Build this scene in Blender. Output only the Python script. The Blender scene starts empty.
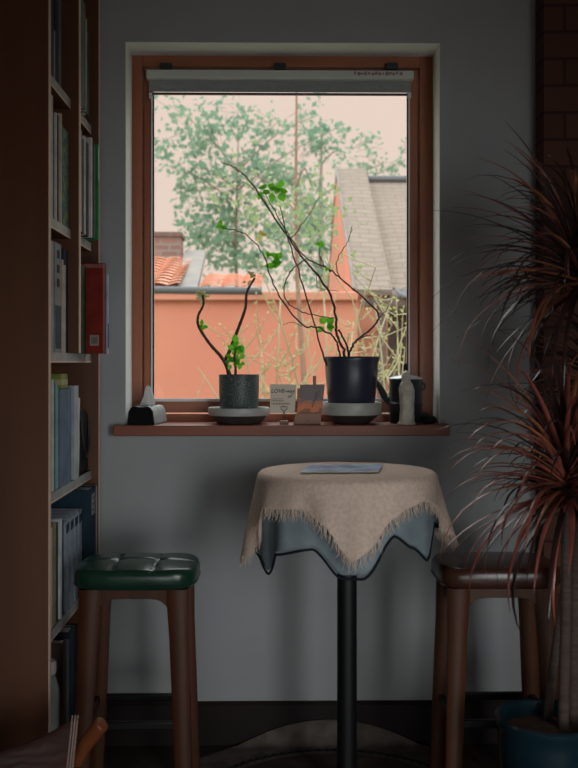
import bpy, bmesh, math, random
from math import sin, cos, pi, radians
from mathutils import Vector, Matrix

random.seed(7)
SC = bpy.context.scene
COL = SC.collection

# ------------------------------------------------------------------ camera
H = 1.46                       # eye height
FPX = 1000.0                   # focal length in pixels of a 578 x 768 frame
YAW = math.atan(0.014)
HORIZ = 362.0
cam_d = bpy.data.cameras.new('camera')
cam = bpy.data.objects.new('camera', cam_d)
COL.objects.link(cam)
cam.location = (0, 0, H)
cam.rotation_euler = (pi / 2, 0, -YAW)
cam_d.sensor_fit = 'VERTICAL'
cam_d.sensor_height = 36.0
cam_d.sensor_width = 36.0 * 578 / 768
cam_d.lens = FPX / 768 * 36.0
cam_d.shift_y = -(384 - HORIZ) / 768.0
cam_d.dof.use_dof = True
cam_d.dof.focus_distance = 3.85
cam_d.dof.aperture_fstop = 3.6
cam_d.clip_start = 0.05
SC.camera = cam

# ------------------------------------------------------------------ exposure, sky, light
SC.view_settings.view_transform = 'Standard'
SC.view_settings.look = 'None'
SC.view_settings.gamma = 1.0
SC.view_settings.exposure = 0.0
SC.view_settings.use_curve_mapping = False
SC.cycles.use_denoising = True
SC.cycles.max_bounces = 8
SC.cycles.diffuse_bounces = 5
SC.cycles.transparent_max_bounces = 12
SC.cycles.sample_clamp_indirect = 4.0

world = bpy.data.worlds.new('world')
SC.world = world
world.use_nodes = True
wn = world.node_tree
wn.nodes.clear()
w_out = wn.nodes.new('ShaderNodeOutputWorld')
w_bg = wn.nodes.new('ShaderNodeBackground')
w_tc = wn.nodes.new('ShaderNodeTexCoord')
w_sep = wn.nodes.new('ShaderNodeSeparateXYZ')
w_rmp = wn.nodes.new('ShaderNodeValToRGB')
wn.links.new(w_tc.outputs['Generated'], w_sep.inputs[0])
wn.links.new(w_sep.outputs['Z'], w_rmp.inputs[0])
wn.links.new(w_rmp.outputs[0], w_bg.inputs[0])
wn.links.new(w_bg.outputs[0], w_out.inputs[0])
cr = w_rmp.color_ramp                       # overcast: pale pink low down, brighter and whiter overhead
cr.elements[0].position = 0.29
cr.elements[0].color = (0.93, 0.735, 0.635, 1)
cr.elements[1].position = 0.85
cr.elements[1].color = (4.2, 4.4, 4.6, 1)
el = cr.elements.new(0.50)
el.color = (3.0, 2.95, 2.9, 1)
w_bg.inputs[1].default_value = 1.0

sun_d = bpy.data.lights.new('sun', 'SUN')
sun = bpy.data.objects.new('sun', sun_d)
COL.objects.link(sun)
sun_d.energy = 0.25
sun_d.angle = radians(40)
sun_d.color = (1.0, 0.95, 0.9)
sun.rotation_euler = (radians(42), radians(14), 0)      # high, from behind the house

def area(name, loc, rot, sx, sy, power, color):
    d = bpy.data.lights.new(name, 'AREA')
    d.shape = 'RECTANGLE'
    d.size = sx; d.size_y = sy; d.energy = power; d.color = color
    o = bpy.data.objects.new(name, d)
    COL.objects.link(o)
    o.location = loc; o.rotation_euler = rot
    return o
# added fill lights, set at two added openings in the wall behind the camera
fill_low = area('fill_light_low', (0.05, -0.62, 0.60), (radians(82), 0, 0), 1.6, 0.86, 2.6, (0.89, 0.98, 1.0))
fill_low.data.spread = radians(66)
fill_right = area('fill_light_right', (1.62, -0.62, 1.20), (radians(85), 0, radians(21)), 0.95, 1.7, 6.6, (0.91, 0.98, 1.0))
fill_right.data.spread = radians(60)
pt = area('daylight_window_1', (0.0, 4.13, 1.9), (radians(-90), 0, 0), 1.25, 1.5, 1.0, (1, 1, 1))
pt.data.cycles.is_portal = True

# ------------------------------------------------------------------ helpers
def W(px, py, Y):
    """the point of the vertical plane y = Y that the photograph shows at pixel (px, py)"""
    u = (px - 289.0) / FPX
    zc = Y / (cos(YAW) - u * sin(YAW))
    return Vector((zc * (sin(YAW) + u * cos(YAW)), Y, H + (HORIZ - py) / FPX * zc))

def lin(c):
    c = c / 255.0
    return c / 12.92 if c <= 0.04045 else ((c + 0.055) / 1.055) ** 2.4
def rgb(r, g, b):
    return (lin(r), lin(g), lin(b), 1.0)

def tag(o, label=None, cat=None, group=None, kind=None):
    if label: o['label'] = label
    if cat: o['category'] = cat
    if group: o['group'] = group
    if kind: o['kind'] = kind
    return o

def empty(name, loc=(0, 0, 0), rz=0.0):
    o = bpy.data.objects.new(name, None)
    COL.objects.link(o)
    o.location = loc
    o.rotation_euler = (0, 0, rz)
    o.empty_display_size = 0.05
    return o

class MB:
    """collects verts and faces of one mesh"""
    def __init__(s):
        s.v = []; s.f = []; s.m = []; s.mi = 0
    def add(s, vs, fs):
        b = len(s.v)
        s.v.extend([tuple(v) for v in vs])
        s.f.extend([tuple(i + b for i in f) for f in fs])
        s.m.extend([s.mi] * len(fs))
        return s
    def box(s, x0, y0, z0, x1, y1, z1, M=None):
        vs = [Vector((x, y, z)) for z in (z0, z1) for y in (y0, y1) for x in (x0, x1)]
        if M is not None: vs = [M @ v for v in vs]
        return s.add(vs, [(0, 2, 3, 1), (4, 5, 7, 6), (0, 1, 5, 4), (2, 6, 7, 3), (0, 4, 6, 2), (1, 3, 7, 5)])
    def loft(s, rings, cap=True, closed=True):
        n = len(rings[0]); vs = [p for r in rings for p in r]; fs = []
        for i in range(len(rings) - 1):
            for j in range(n if closed else n - 1):
                k = (j + 1) % n
                fs.append((i * n + j, i * n + k, (i + 1) * n + k, (i + 1) * n + j))
        if cap:
            fs.append(tuple(range(n - 1, -1, -1)))
            fs.append(tuple((len(rings) - 1) * n + j for j in range(n)))
        return s.add(vs, fs)
    def tube(s, path, radii, n=8, cap=True):
        path = [Vector(p) for p in path]
        if not isinstance(radii, (list, tuple)): radii = [radii] * len(path)
        rings = []; ref = None
        for i, p in enumerate(path):
            t = (path[min(i + 1, len(path) - 1)] - path[max(i - 1, 0)])
            t = t.normalized() if t.length > 1e-9 else Vector((0, 0, 1))
            if ref is None:
                ref = Vector((1, 0, 0)) if abs(t.x) < 0.8 else Vector((0, 1, 0))
            a = (ref - t * ref.dot(t)).normalized(); ref = a
            b = t.cross(a)
            rings.append([p + (a * cos(2 * pi * k / n) + b * sin(2 * pi * k / n)) * radii[i] for k in range(n)])
        return s.loft(rings, cap)
    def lathe(s, prof, n=40, c=(0, 0, 0), cap=True):
        c = Vector(c)
        rings = [[c + Vector((r * cos(2 * pi * k / n), r * sin(2 * pi * k / n), z)) for k in range(n)] for r, z in prof]
        return s.loft(rings, cap)
    def prism(s, poly, axis, a0, a1):
        """polygon in the other two axes, extruded along axis"""
        def mk(p, a):
            return {'x': Vector((a, p[0], p[1])), 'y': Vector((p[0], a, p[1])), 'z': Vector((p[0], p[1], a))}[axis]
        n = len(poly)
        vs = [mk(p, a0) for p in poly] + [mk(p, a1) for p in poly]
        fs = [tuple(range(n)), tuple(range(2 * n - 1, n - 1, -1))]
        fs += [(j, (j + 1) % n, n + (j + 1) % n, n + j) for j in range(n)]
        return s.add(vs, fs)
    def grid(s, pts):
        nr = len(pts); nc = len(pts[0])
        return s.add([p for r in pts for p in r],
                     [(i * nc + j, i * nc + j + 1, (i + 1) * nc + j + 1, (i + 1) * nc + j) for i in range(nr - 1) for j in range(nc - 1)])
    def build(s, name, mats, parent=None, smooth=True, bevel=0.0, angle=40, solid=0.0, sub=0):
        me = bpy.data.meshes.new(name)
        me.from_pydata(s.v, [], s.f)
        if not isinstance(mats, (list, tuple)): mats = [mats]
        for m in mats: me.materials.append(m)
        for p, i in zip(me.polygons, s.m): p.material_index = i
        bm = bmesh.new(); bm.from_mesh(me)
        if solid == 0.0: bmesh.ops.recalc_face_normals(bm, faces=bm.faces[:])
        for e in bm.edges:
            if len(e.link_faces) == 2 and e.calc_face_angle(0) > radians(angle): e.smooth = False
        for f in bm.faces: f.smooth = smooth
        bm.to_mesh(me); bm.free()
        o = bpy.data.objects.new(name, me)
        COL.objects.link(o)
        if parent is not None: o.parent = parent
        if solid:
            md = o.modifiers.new('solid', 'SOLIDIFY'); md.thickness = solid; md.offset = -1
        if bevel:
            md = o.modifiers.new('bevel', 'BEVEL'); md.width = bevel; md.segments = 2
            md.limit_method = 'ANGLE'; md.angle_limit = radians(50)
        if sub:
            md = o.modifiers.new('sub', 'SUBSURF'); md.levels = sub; md.render_levels = sub
        return o

def spline(pts, k=6):
    """Catmull-Rom through pts"""
    pts = [Vector(p) for p in pts]; out = []
    for i in range(len(pts) - 1):
        p0 = pts[max(i - 1, 0)]; p1 = pts[i]; p2 = pts[i + 1]; p3 = pts[min(i + 2, len(pts) - 1)]
        for j in range(k):
            t = j / k
            out.append(0.5 * ((2 * p1) + (p2 - p0) * t + (2 * p0 - 5 * p1 + 4 * p2 - p3) * t * t + (3 * p1 - p0 - 3 * p2 + p3) * t ** 3))
    out.append(pts[-1])
    return out
def lerp_r(r0, r1, n):
    return [r0 + (r1 - r0) * i / (n - 1) for i in range(n)]

# ------------------------------------------------------------------ materials
def mat(name, c, rough=0.6, c2=None, scale=8.0, stretch=(1, 1, 1), bump=0.0, bscale=60.0, metal=0.0, spec=0.5,
        coat=0.0, lo=0.35, hi=0.65, trans=0.0, detail=4.0):
    m = bpy.data.materials.new(name); m.use_nodes = True
    nt = m.node_tree; b = nt.nodes['Principled BSDF']
    b.inputs['Base Color'].default_value = c
    b.inputs['Roughness'].default_value = rough
    b.inputs['Metallic'].default_value = metal
    b.inputs['Specular IOR Level'].default_value = spec
    b.inputs['Coat Weight'].default_value = coat
    tc = nt.nodes.new('ShaderNodeTexCoord'); mp = nt.nodes.new('ShaderNodeMapping')
    mp.inputs['Scale'].default_value = stretch
    nt.links.new(tc.outputs['Object'], mp.inputs[0])
    if c2 is not None:
        n = nt.nodes.new('ShaderNodeTexNoise'); n.inputs['Scale'].default_value = scale; n.inputs['Detail'].default_value = detail
        r = nt.nodes.new('ShaderNodeValToRGB')
        r.color_ramp.elements[0].position = lo; r.color_ramp.elements[0].color = c
        r.color_ramp.elements[1].position = hi; r.color_ramp.elements[1].color = c2
        nt.links.new(mp.outputs[0], n.inputs['Vector']); nt.links.new(n.outputs[0], r.inputs[0])
        nt.links.new(r.outputs[0], b.inputs['Base Color'])
    if bump:
        n = nt.nodes.new('ShaderNodeTexNoise'); n.inputs['Scale'].default_value = bscale; n.inputs['Detail'].default_value = 3
        bp = nt.nodes.new('ShaderNodeBump'); bp.inputs['Strength'].default_value = bump; bp.inputs['Distance'].default_value = 0.004
        nt.links.new(mp.outputs[0], n.inputs['Vector']); nt.links.new(n.outputs[0], bp.inputs['Height'])
        nt.links.new(bp.outputs[0], b.inputs['Normal'])
    if trans:
        t = nt.nodes.new('ShaderNodeBsdfTranslucent'); mx = nt.nodes.new('ShaderNodeMixShader')
        mx.inputs[0].default_value = trans
        if c2 is not None: nt.links.new(r.outputs[0], t.inputs[0])
        else: t.inputs[0].default_value = c
        nt.links.new(b.outputs[0], mx.inputs[1]); nt.links.new(t.outputs[0], mx.inputs[2])
        nt.links.new(mx.outputs[0], nt.nodes['Material Output'].inputs[0])
    return m

def brick_mat(name, c1, c2, mortar, scale, rough=0.85, bw=0.5, rh=0.25, ms=0.02, use='XZ', bump=0.5, jit=0.0):
    m = bpy.data.materials.new(name); m.use_nodes = True
    nt = m.node_tree; b = nt.nodes['Principled BSDF']; b.inputs['Roughness'].default_value = rough
    b.inputs['Specular IOR Level'].default_value = 0.2
    tc = nt.nodes.new('ShaderNodeTexCoord'); sp = nt.nodes.new('ShaderNodeSeparateXYZ'); cb = nt.nodes.new('ShaderNodeCombineXYZ')
    nt.links.new(tc.outputs['Object'], sp.inputs[0])
    if use == 'ALL':
        ad = nt.nodes.new('ShaderNodeMath'); ad.operation = 'ADD'
        nt.links.new(sp.outputs['X'], ad.inputs[0]); nt.links.new(sp.outputs['Y'], ad.inputs[1]); nt.links.new(ad.outputs[0], cb.inputs[0])
        nt.links.new(sp.outputs['Z'], cb.inputs[1])
    else:
        nt.links.new(sp.outputs[use[0]], cb.inputs[0]); nt.links.new(sp.outputs[use[1]], cb.inputs[1])
    vec = cb.outputs[0]
    if jit:
        nz = nt.nodes.new('ShaderNodeTexNoise'); nz.inputs['Scale'].default_value = 2.0
        vm = nt.nodes.new('ShaderNodeVectorMath'); vm.operation = 'SCALE'; vm.inputs['Scale'].default_value = jit
        va = nt.nodes.new('ShaderNodeVectorMath'); va.operation = 'ADD'
        nt.links.new(cb.outputs[0], nz.inputs['Vector']); nt.links.new(nz.outputs['Color'], vm.inputs[0])
        nt.links.new(cb.outputs[0], va.inputs[0]); nt.links.new(vm.outputs[0], va.inputs[1]); vec = va.outputs[0]
    br = nt.nodes.new('ShaderNodeTexBrick')
    br.inputs['Color1'].default_value = c1; br.inputs['Color2'].default_value = c2; br.inputs['Mortar'].default_value = mortar
    br.inputs['Scale'].default_value = scale; br.inputs['Mortar Size'].default_value = ms
    br.inputs['Brick Width'].default_value = bw; br.inputs['Row Height'].default_value = rh
    nt.links.new(vec, br.inputs['Vector']); nt.links.new(br.outputs['Color'], b.inputs['Base Color'])
    bp = nt.nodes.new('ShaderNodeBump'); bp.inputs['Strength'].default_value = bump; bp.inputs['Distance'].default_value = 0.008; bp.invert = True
    nt.links.new(br.outputs['Fac'], bp.inputs['Height']); nt.links.new(bp.outputs[0], b.inputs['Normal'])
    return m

def wood(name, a, b, rough=0.45, axis='z', scale=14.0, coat=0.0):
    st = {'x': (0.12, 1, 1), 'y': (1, 0.12, 1), 'z': (1, 1, 0.08)}[axis]
    return mat(name, a, rough, c2=b, scale=scale, stretch=st, bump=0.15, bscale=scale * 4, coat=coat, lo=0.3, hi=0.7, detail=6)

M = {}
M['plaster'] = mat('plaster', rgb(160, 161, 162), 0.9, c2=rgb(154, 155, 156), scale=3, bump=0.12, bscale=120, spec=0.15)
M['ceiling'] = mat('ceiling_paint', rgb(190, 190, 188), 0.9)
M['floor'] = mat('floor_boards', rgb(56, 46, 40), 0.6, c2=rgb(44, 36, 31), scale=8, stretch=(1, 0.1, 1))
M['baseboard'] = mat('baseboard_paint', rgb(30, 19, 18), 0.55, c2=rgb(26, 17, 16), scale=6, spec=.2)
M['frame'] = wood('window_wood', rgb(166, 102, 72), rgb(140, 82, 56), 0.4, 'z', 20)
M['frame_h'] = wood('window_wood_across', rgb(166, 102, 72), rgb(140, 82, 56), 0.4, 'x', 20)
M['sill'] = wood('sill_wood', rgb(134, 72, 48), rgb(112, 59, 40), 0.5, 'x', 16)
M['case'] = wood('bookcase_wood', rgb(94, 54, 29), rgb(80, 45, 24), 0.5, 'z', 10)
M['case_edge'] = mat('bookcase_edge', rgb(206, 176, 154), 0.5)
M['lip'] = mat('shelf_front', rgb(150, 152, 150), 0.5, c2=rgb(132, 134, 132), scale=20)
M['brick'] = brick_mat('pier_brick', rgb(92, 60, 48), rgb(82, 53, 43), rgb(60, 40, 34), 1.0, bw=0.24, rh=0.1, ms=0.006, use='ALL', jit=0.02)
M['stool_wood'] = wood('stool_wood', rgb(82, 46, 26), rgb(56, 31, 18), 0.5, 'z', 18)
M['green_leather'] = mat('green_leather', rgb(28, 58, 46), 0.24, c2=rgb(23, 48, 38), scale=10, bump=0.10, bscale=160, spec=0.42)
M['stool_wood'].node_tree.nodes['Principled BSDF'].inputs['Specular IOR Level'].default_value = .25
M['brown_leather'] = mat('brown_leather', rgb(70, 42, 31), 0.26, c2=rgb(58, 34, 26), scale=10, bump=0.10, bscale=160, spec=0.45)
M['dark_metal'] = mat('dark_metal', rgb(30, 30, 32), 0.35, metal=0.6)
M['black_paint'] = mat('black_paint', rgb(15, 15, 17), 0.5, spec=.3)
M['cloth'] = mat('cream_cloth', rgb(222, 198, 182), 0.95, c2=rgb(206, 181, 165), scale=90, bump=0.8, bscale=220, spec=0.1)
M['fringe'] = mat('cream_fringe', rgb(212, 190, 174), 0.95, spec=0.1)
M['blue_cloth'] = mat('blue_grey_cloth', rgb(134, 145, 150), 0.9, c2=rgb(116, 128, 134), scale=14, spec=0.1)
M['hem'] = mat('navy_hem', rgb(28, 34, 44), 0.9, spec=0.1)
M['navy_pot'] = mat('navy_glaze', rgb(44, 46, 62), 0.35)
M['white_glaze'] = mat('white_glaze', rgb(172, 172, 166), 0.4, c2=rgb(158, 158, 152), scale=12)
M['dark_clay'] = mat('dark_clay', rgb(62, 50, 46), 0.6, c2=rgb(52, 42, 38), scale=20)
M['soil'] = mat('soil', rgb(64, 48, 38), 0.95, c2=rgb(40, 30, 24), scale=60, bump=1.0, bscale=90)
M['bark'] = mat('stem_bark', rgb(92, 66, 54), 0.8, c2=rgb(70, 48, 42), scale=50, bump=0.5, bscale=120)
M['stem_red'] = mat('stem_red', rgb(92, 56, 50), 0.7, c2=rgb(70, 42, 40), scale=40)
M['leaf'] = mat('fresh_leaf', rgb(110, 190, 50), 0.5, c2=rgb(90, 168, 44), scale=30, trans=0.55)
M['leaf_yellow'] = mat('yellow_leaf', rgb(196, 180, 90), 0.5, trans=0.55)
M['glaze_teal'] = mat('teal_glaze', rgb(20, 44, 54), 0.2, c2=rgb(16, 36, 44), scale=6, spec=0.6, coat=0.3)
M['cane'] = mat('cane_bark', rgb(82, 66, 58), 0.9, c2=rgb(62, 50, 45), scale=20, stretch=(1, 1, 6), bump=0.6, bscale=40)
M['blade_dark'] = mat('blade_dark', rgb(58, 38, 35), 0.25, c2=rgb(44, 30, 28), scale=10)
M['blade_red'] = mat('blade_red', rgb(150, 82, 72), 0.25, c2=rgb(116, 60, 52), scale=10)
M['blade_orange'] = mat('blade_orange', rgb(160, 100, 70), 0.25, c2=rgb(126, 74, 52), scale=10)
M['white_stone'] = mat('white_porcelain', rgb(214, 206, 194), 0.5, c2=rgb(188, 178, 164), scale=30, bump=0.5, bscale=90)
M['kettle'] = mat('black_iron', rgb(44, 48, 52), 0.4, c2=rgb(38, 42, 46), scale=30)
M['steel_rim'] = mat('steel_rim', rgb(170, 176, 178), 0.3, metal=0.5)
M['silver'] = mat('silver_cover', rgb(160, 168, 168), 0.35, c2=rgb(140, 148, 150), scale=18, metal=0.3)
M['tissue'] = mat('tissue_paper', rgb(232, 232, 230), 0.9, trans=0.3)
M['card'] = mat('white_card', rgb(214, 204, 188), 0.8, trans=0.15)
M['ink'] = mat('black_ink', rgb(40, 36, 34), 0.8)
M['card_wood'] = mat('stand_wood', rgb(150, 110, 90), 0.6, c2=rgb(132, 94, 78), scale=14, stretch=(0.2, 1, 1))
M['blind_box'] = mat('blind_cassette', rgb(196, 198, 192), 0.5)
M['blind_fabric'] = mat('blind_fabric', rgb(150, 154, 150), 0.8, c2=rgb(142, 146, 142), scale=60)
M['blind_bar'] = mat('blind_bar', rgb(52, 54, 70), 0.4)
M['guide'] = mat('guide_white', rgb(214, 218, 222), 0.4)
M['rubber'] = mat('black_gasket', rgb(30, 26, 26), 0.6)
M['paper'] = mat('book_pages', rgb(214, 206, 192), 0.9, c2=rgb(196, 188, 172), scale=120, stretch=(0.05, 6, 0.05))

def glass_mat():
    m = bpy.data.materials.new('window_glass'); m.use_nodes = True
    nt = m.node_tree; nt.nodes.clear()
    o = nt.nodes.new('ShaderNodeOutputMaterial'); t = nt.nodes.new('ShaderNodeBsdfTransparent')
    g = nt.nodes.new('ShaderNodeBsdfGlossy'); g.inputs['Roughness'].default_value = 0.02
    t.inputs[0].default_value = (0.97, 0.98, 0.97, 1)
    mx = nt.nodes.new('ShaderNodeMixShader'); mx.inputs[0].default_value = 0.04
    nt.links.new(t.outputs[0], mx.inputs[1]); nt.links.new(g.outputs[0], mx.inputs[2]); nt.links.new(mx.outputs[0], o.inputs[0])
    return m
M['glass'] = glass_mat()

# ------------------------------------------------------------------ the room
WY = 3.83                        # inner face of the window wall
FY = 3.993                        # inner face of the window frame
XL, XR, YB, CZ = -1.02, 2.2, -.5, 3.0
o_l = W(125.4, 41, WY).x; o_r = W(440, 41, WY).x; o_t = W(282, 42.5, WY).z
SILL_T = W(282, 425.3, 3.775).z; SILL_B = W(282, 436, 3.77).z
def struct(o):
    o['kind'] = 'structure'; return o

b = MB()
b.box(XL - .2, WY, 0, o_l, 4.15, CZ); b.box(o_r, WY, 0, XR + .2, 4.15, CZ)
b.box(o_l, WY, o_t, o_r, 4.15, CZ); b.box(o_l, WY, 0, o_r, 4.15, SILL_B)
struct(b.build('wall_back', M['plaster'], smooth=False))
M['reveal'] = mat('reveal_paint', rgb(220, 222, 220), .8, spec=.2)
b = MB()                          # white lining of the window opening
b.box(o_l, WY + .001, SILL_T, o_l + .002, FY + .05, o_t - .002); b.box(o_r - .002, WY + .001, SILL_T, o_r, FY + .05, o_t - .002)
b.box(o_l, WY + .001, o_t - .002, o_r, FY + .05, o_t)
struct(b.build('trim_1', M['reveal'], smooth=False))
struct(MB().box(XL - .2, YB, 0, XL, WY, CZ).build('wall_left', M['plaster'], smooth=False))
struct(MB().box(XR, YB, 0, XR + .2, WY, CZ).build('wall_right', M['plaster'], smooth=False))
b = MB()                          # wall behind the camera, with two openings added for the fill lights
b.box(XL - .2, YB - .2, 0, -.75, YB, CZ); b.box(.85, YB - .2, 0, 1.14, YB, CZ); b.box(2.10, YB - .2, 0, XR + .2, YB, CZ)
b.box(1.14, YB - .2, 2.06, 2.10, YB, CZ); b.box(1.14, YB - .2, 0, 2.10, YB, .34)
b.box(-.75, YB - .2, 1.05, .85, YB, CZ); b.box(-.75, YB - .2, 0, .85, YB, .15)
struct(b.build('wall_front', M['plaster'], smooth=False))
struct(MB().box(XL - .2, YB - .2, CZ, XR + .2, 4.15, CZ + .1).build('ceiling', M['ceiling'], smooth=False))
struct(MB().box(XL - .2, YB - .2, -.1, XR + .2, 4.15, 0).build('floor', M['floor'], smooth=False))
op_low = struct(empty('fill_opening_low', (.05, YB - .05, .60)))  # framed opening added out of view for the low fill light
b = MB()
for x0, x1 in ((-.8, -.75), (-.025, .025), (.75, .8)): b.box(x0, -.03, -.45, x1, .03, .45)
b.box(-.75, -.03, -.45, .75, .03, -.40); b.box(-.75, -.03, .40, .75, .03, .45)
b.build('fill_opening_frame', M['frame'], op_low, smooth=False)
op_right = struct(empty('fill_opening_right', (1.62, YB - .05, 1.20)))  # second unseen framed opening, added for the fill light on the right
b = MB()
b.box(-.48, -.03, -.86, -.43, .03, .86); b.box(.43, -.03, -.86, .48, .03, .86); b.box(-.43, -.03, -.86, .43, .03, -.81); b.box(-.43, -.03, .81, .43, .03, .86)
b.build('fill_opening_frame', M['frame'], op_right, smooth=False)
BASE_T = W(282, 702, WY - .015).z
b = MB()
b.prism([(WY - .018, 0), (WY, 0), (WY, BASE_T), (WY - .010, BASE_T), (WY - .018, BASE_T - .012)], 'x', XL, .96)
struct(b.build('baseboard_back', M['baseboard'], smooth=False))
# brick pier at the right
pier_x = W(535.5, 200, WY).x
struct(MB().box(pier_x, 3.71, 0, XR, WY, CZ).build('brick_pier', M['brick'], smooth=False))

# window board
sl = W(113, 430, 3.77).x; sr = W(450, 430, 3.77).x
b = MB(); b.prism([(sl, 3.77), (sr, 3.77), (sr, WY), (o_r, WY), (o_r, FY + .03), (o_l, FY + .03), (o_l, WY), (sl, WY)], 'z', SILL_B, SILL_T)
struct(b.build('window_sill', M['sill'], smooth=False, bevel=.003))

# window: fixed frame, sash, pane
win = struct(empty('window_1', (0, FY, SILL_T)))
def wbox(mb, px0, py0, px1, py1, y0, y1):
    a = W(px0, py0, y0); c = W(px1, py1, y0)
    mb.box(a.x, y0, c.z, c.x, y1, a.z)
def at(o, parent):                     # child built in world coordinates
    o.parent = parent; o.matrix_parent_inverse = Matrix.Translation(parent.location).inverted(); return o
b = MB(); wbox(b, 128, 50, 142, 426, FY, FY + .09); wbox(b, 420, 50, 437, 426, FY, FY + .09)
at(b.build('frame_side', M['frame'], smooth=False, bevel=.003), win)
b = MB(); wbox(b, 142.1, 50, 419.9, 67.5, FY, FY + .09); wbox(b, 142.1, 414.5, 419.9, 426, FY, FY + .09)
at(b.build('frame_rail', M['frame_h'], smooth=False, bevel=.003), win)
SY = FY + .025
b = MB(); wbox(b, 143.5, 69.5, 153, 412.5, SY, SY + .05); wbox(b, 408, 69.5, 418.5, 412.5, SY, SY + .05)
at(b.build('sash_side', M['frame'], smooth=False, bevel=.003), win)
b = MB(); wbox(b, 153.05, 69.5, 407.95, 82, SY, SY + .05); wbox(b, 153.05, 401.5, 407.95, 412.5, SY, SY + .05)
at(b.build('sash_rail', M['frame_h'], smooth=False, bevel=.003), win)
GY = SY + .022
b = MB(); wbox(b, 152, 80, 409, 403, GY, GY + .005)
at(b.build('pane', M['glass'], smooth=False), win)
b = MB(); wbox(b, 153, 398.6, 408, 401.4, SY + .004, SY + .018)
at(b.build('glazing_bead', M['guide'], smooth=False), win)
b = MB(); a0 = W(128, 440, 4.15)
b.box(o_l - .02, 4.11, SILL_T - .05, o_r + .02, 4.24, SILL_T - .01)
at(b.build('outer_ledge', M['white_glaze'], smooth=False), win)

# roller blind
bl = tag(empty('roller_blind', (0, FY, 2.55)), 'grey roller blind drawn up at the top of the window', 'blind')
b = MB(); wbox(b, 146, 69.2, 414, 79, FY - .034, FY + .020)
cass = at(b.build('cassette', M['blind_box'], smooth=False, bevel=.005), bl)
b = MB(); wbox(b, 149, 79.2, 411, 92.5, FY + .004, FY + .009)
at(b.build('fabric', M['blind_fabric'], smooth=False), bl)
b = MB(); wbox(b, 149, 92.2, 411, 95.2, FY - .002, FY + .014)
tag(at(b.build('bottom_bar', M['blind_bar'], smooth=False, bevel=.002), bl), 'dark bottom bar')
for px in (151.8, 409.2):
    b = MB(); wbox(b, px - .7, 95.4, px + .7, 400, FY + .008, FY + .016)
    at(b.build('side_guide', M['guide'], smooth=False), bl)
    b = MB(); wbox(b, px + (1.0 if px < 280 else -2.2), 95.4, px + (2.2 if px < 280 else -1.0), 400, FY + .010, FY + .016)
    at(b.build('guide_cord', M['rubber'], smooth=False), bl)
for px in (166, 280, 392):
    b = MB(); wbox(b, px - 6, 62.5, px + 6, 68.6, FY - .03, FY - .001)
    at(b.build('bracket', M['kettle'], smooth=False, bevel=.003), bl)
b = MB()
for i in range(14):                    # small unreadable print on the cassette
    x = 354 + i * 3.5
    wbox(b, x, 71.5 + (i % 3) * .6, x + 2.0 + (i * 7 % 4) * .4, 74.5 + (i % 2) * .8, FY - .0352, FY - .0342)
at(b.build('print', mat('print_ink', rgb(150, 118, 122), 0.7), smooth=False), bl)
for px in (150.5, 409.5):
    b = MB(); wbox(b, px - 1.6, 92.6, px + 1.6, 98, FY - .012, FY - .003)
    at(b.build('end_cap', M['guide'], smooth=False, bevel=.001), bl)

# ------------------------------------------------------------------ bookcase
BX = W(49.4, 300, 2.95).x                 # front plane
BY0, BY1 = 2.95, 3.805
DIV = 3.405
case = tag(empty('bookcase', (XL + .17, 3.38, 0)), 'tall brown wooden bookcase filled with books along the left wall', 'bookcase')
def side(y0, y1, z0, z1, name='side_panel'):
    o = at(MB().box(XL + .005, y0, z0, BX - .003, y1, z1).build(name, M['case'], smooth=False), case)
    at_e = MB().box(BX - .003, y0, z0, BX, y1, z1).build('edge_band', M['case_edge'], smooth=False)
    at_e.parent = o
    return o
side(BY0, BY0 + .02, 0, 2.98); side(BY1 - .02, BY1, 0, 2.98)
SHELF = [2.318 + .42, 2.318, 1.877, 1.458, 1.020, .593, .17]   # undersides
ST = .032
side(DIV, DIV + .02, SHELF[3] + ST + .0005, 2.70, 'divider')
at(MB().box(XL + .005, BY0 + .0205, 0, XL + .013, BY1 - .0205, 2.98).build('back_panel', M['case'], smooth=False), case)
SX = BX - .030
def shelf(z, y0, y1):
    o = at(MB().box(XL + .014, y0, z, SX - .002, y1, z + ST).build('shelf', M['case'], smooth=False), case)
    for nm, mm, a, c in (('shelf_front', M['lip'], z + .005, z + ST), ('shelf_edge', M['case_edge'], z, z + .005)):
        e = MB().box(SX - .002, y0, a, SX, y1, c).build(nm, mm, smooth=False)
        e.parent = o
for i, z in enumerate(SHELF[1:]):
    if i < 2:
        shelf(z, BY0 + .0205, DIV - .0005); shelf(z, DIV + .0205, BY1 - .0205)
    else:
        shelf(z, BY0 + .0205, BY1 - .0205)
TOPS = [z + ST + .0005 for z in SHELF]
BOOKM = {}
def cmat(c, rough=.65):
    if c not in BOOKM:
        BOOKM[c] = mat('cover_%d_%d_%d' % c, rgb(*c), rough, c2=rgb(*[int(v * .86) for v in c]), scale=16, spec=.12)
    return BOOKM[c]
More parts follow.
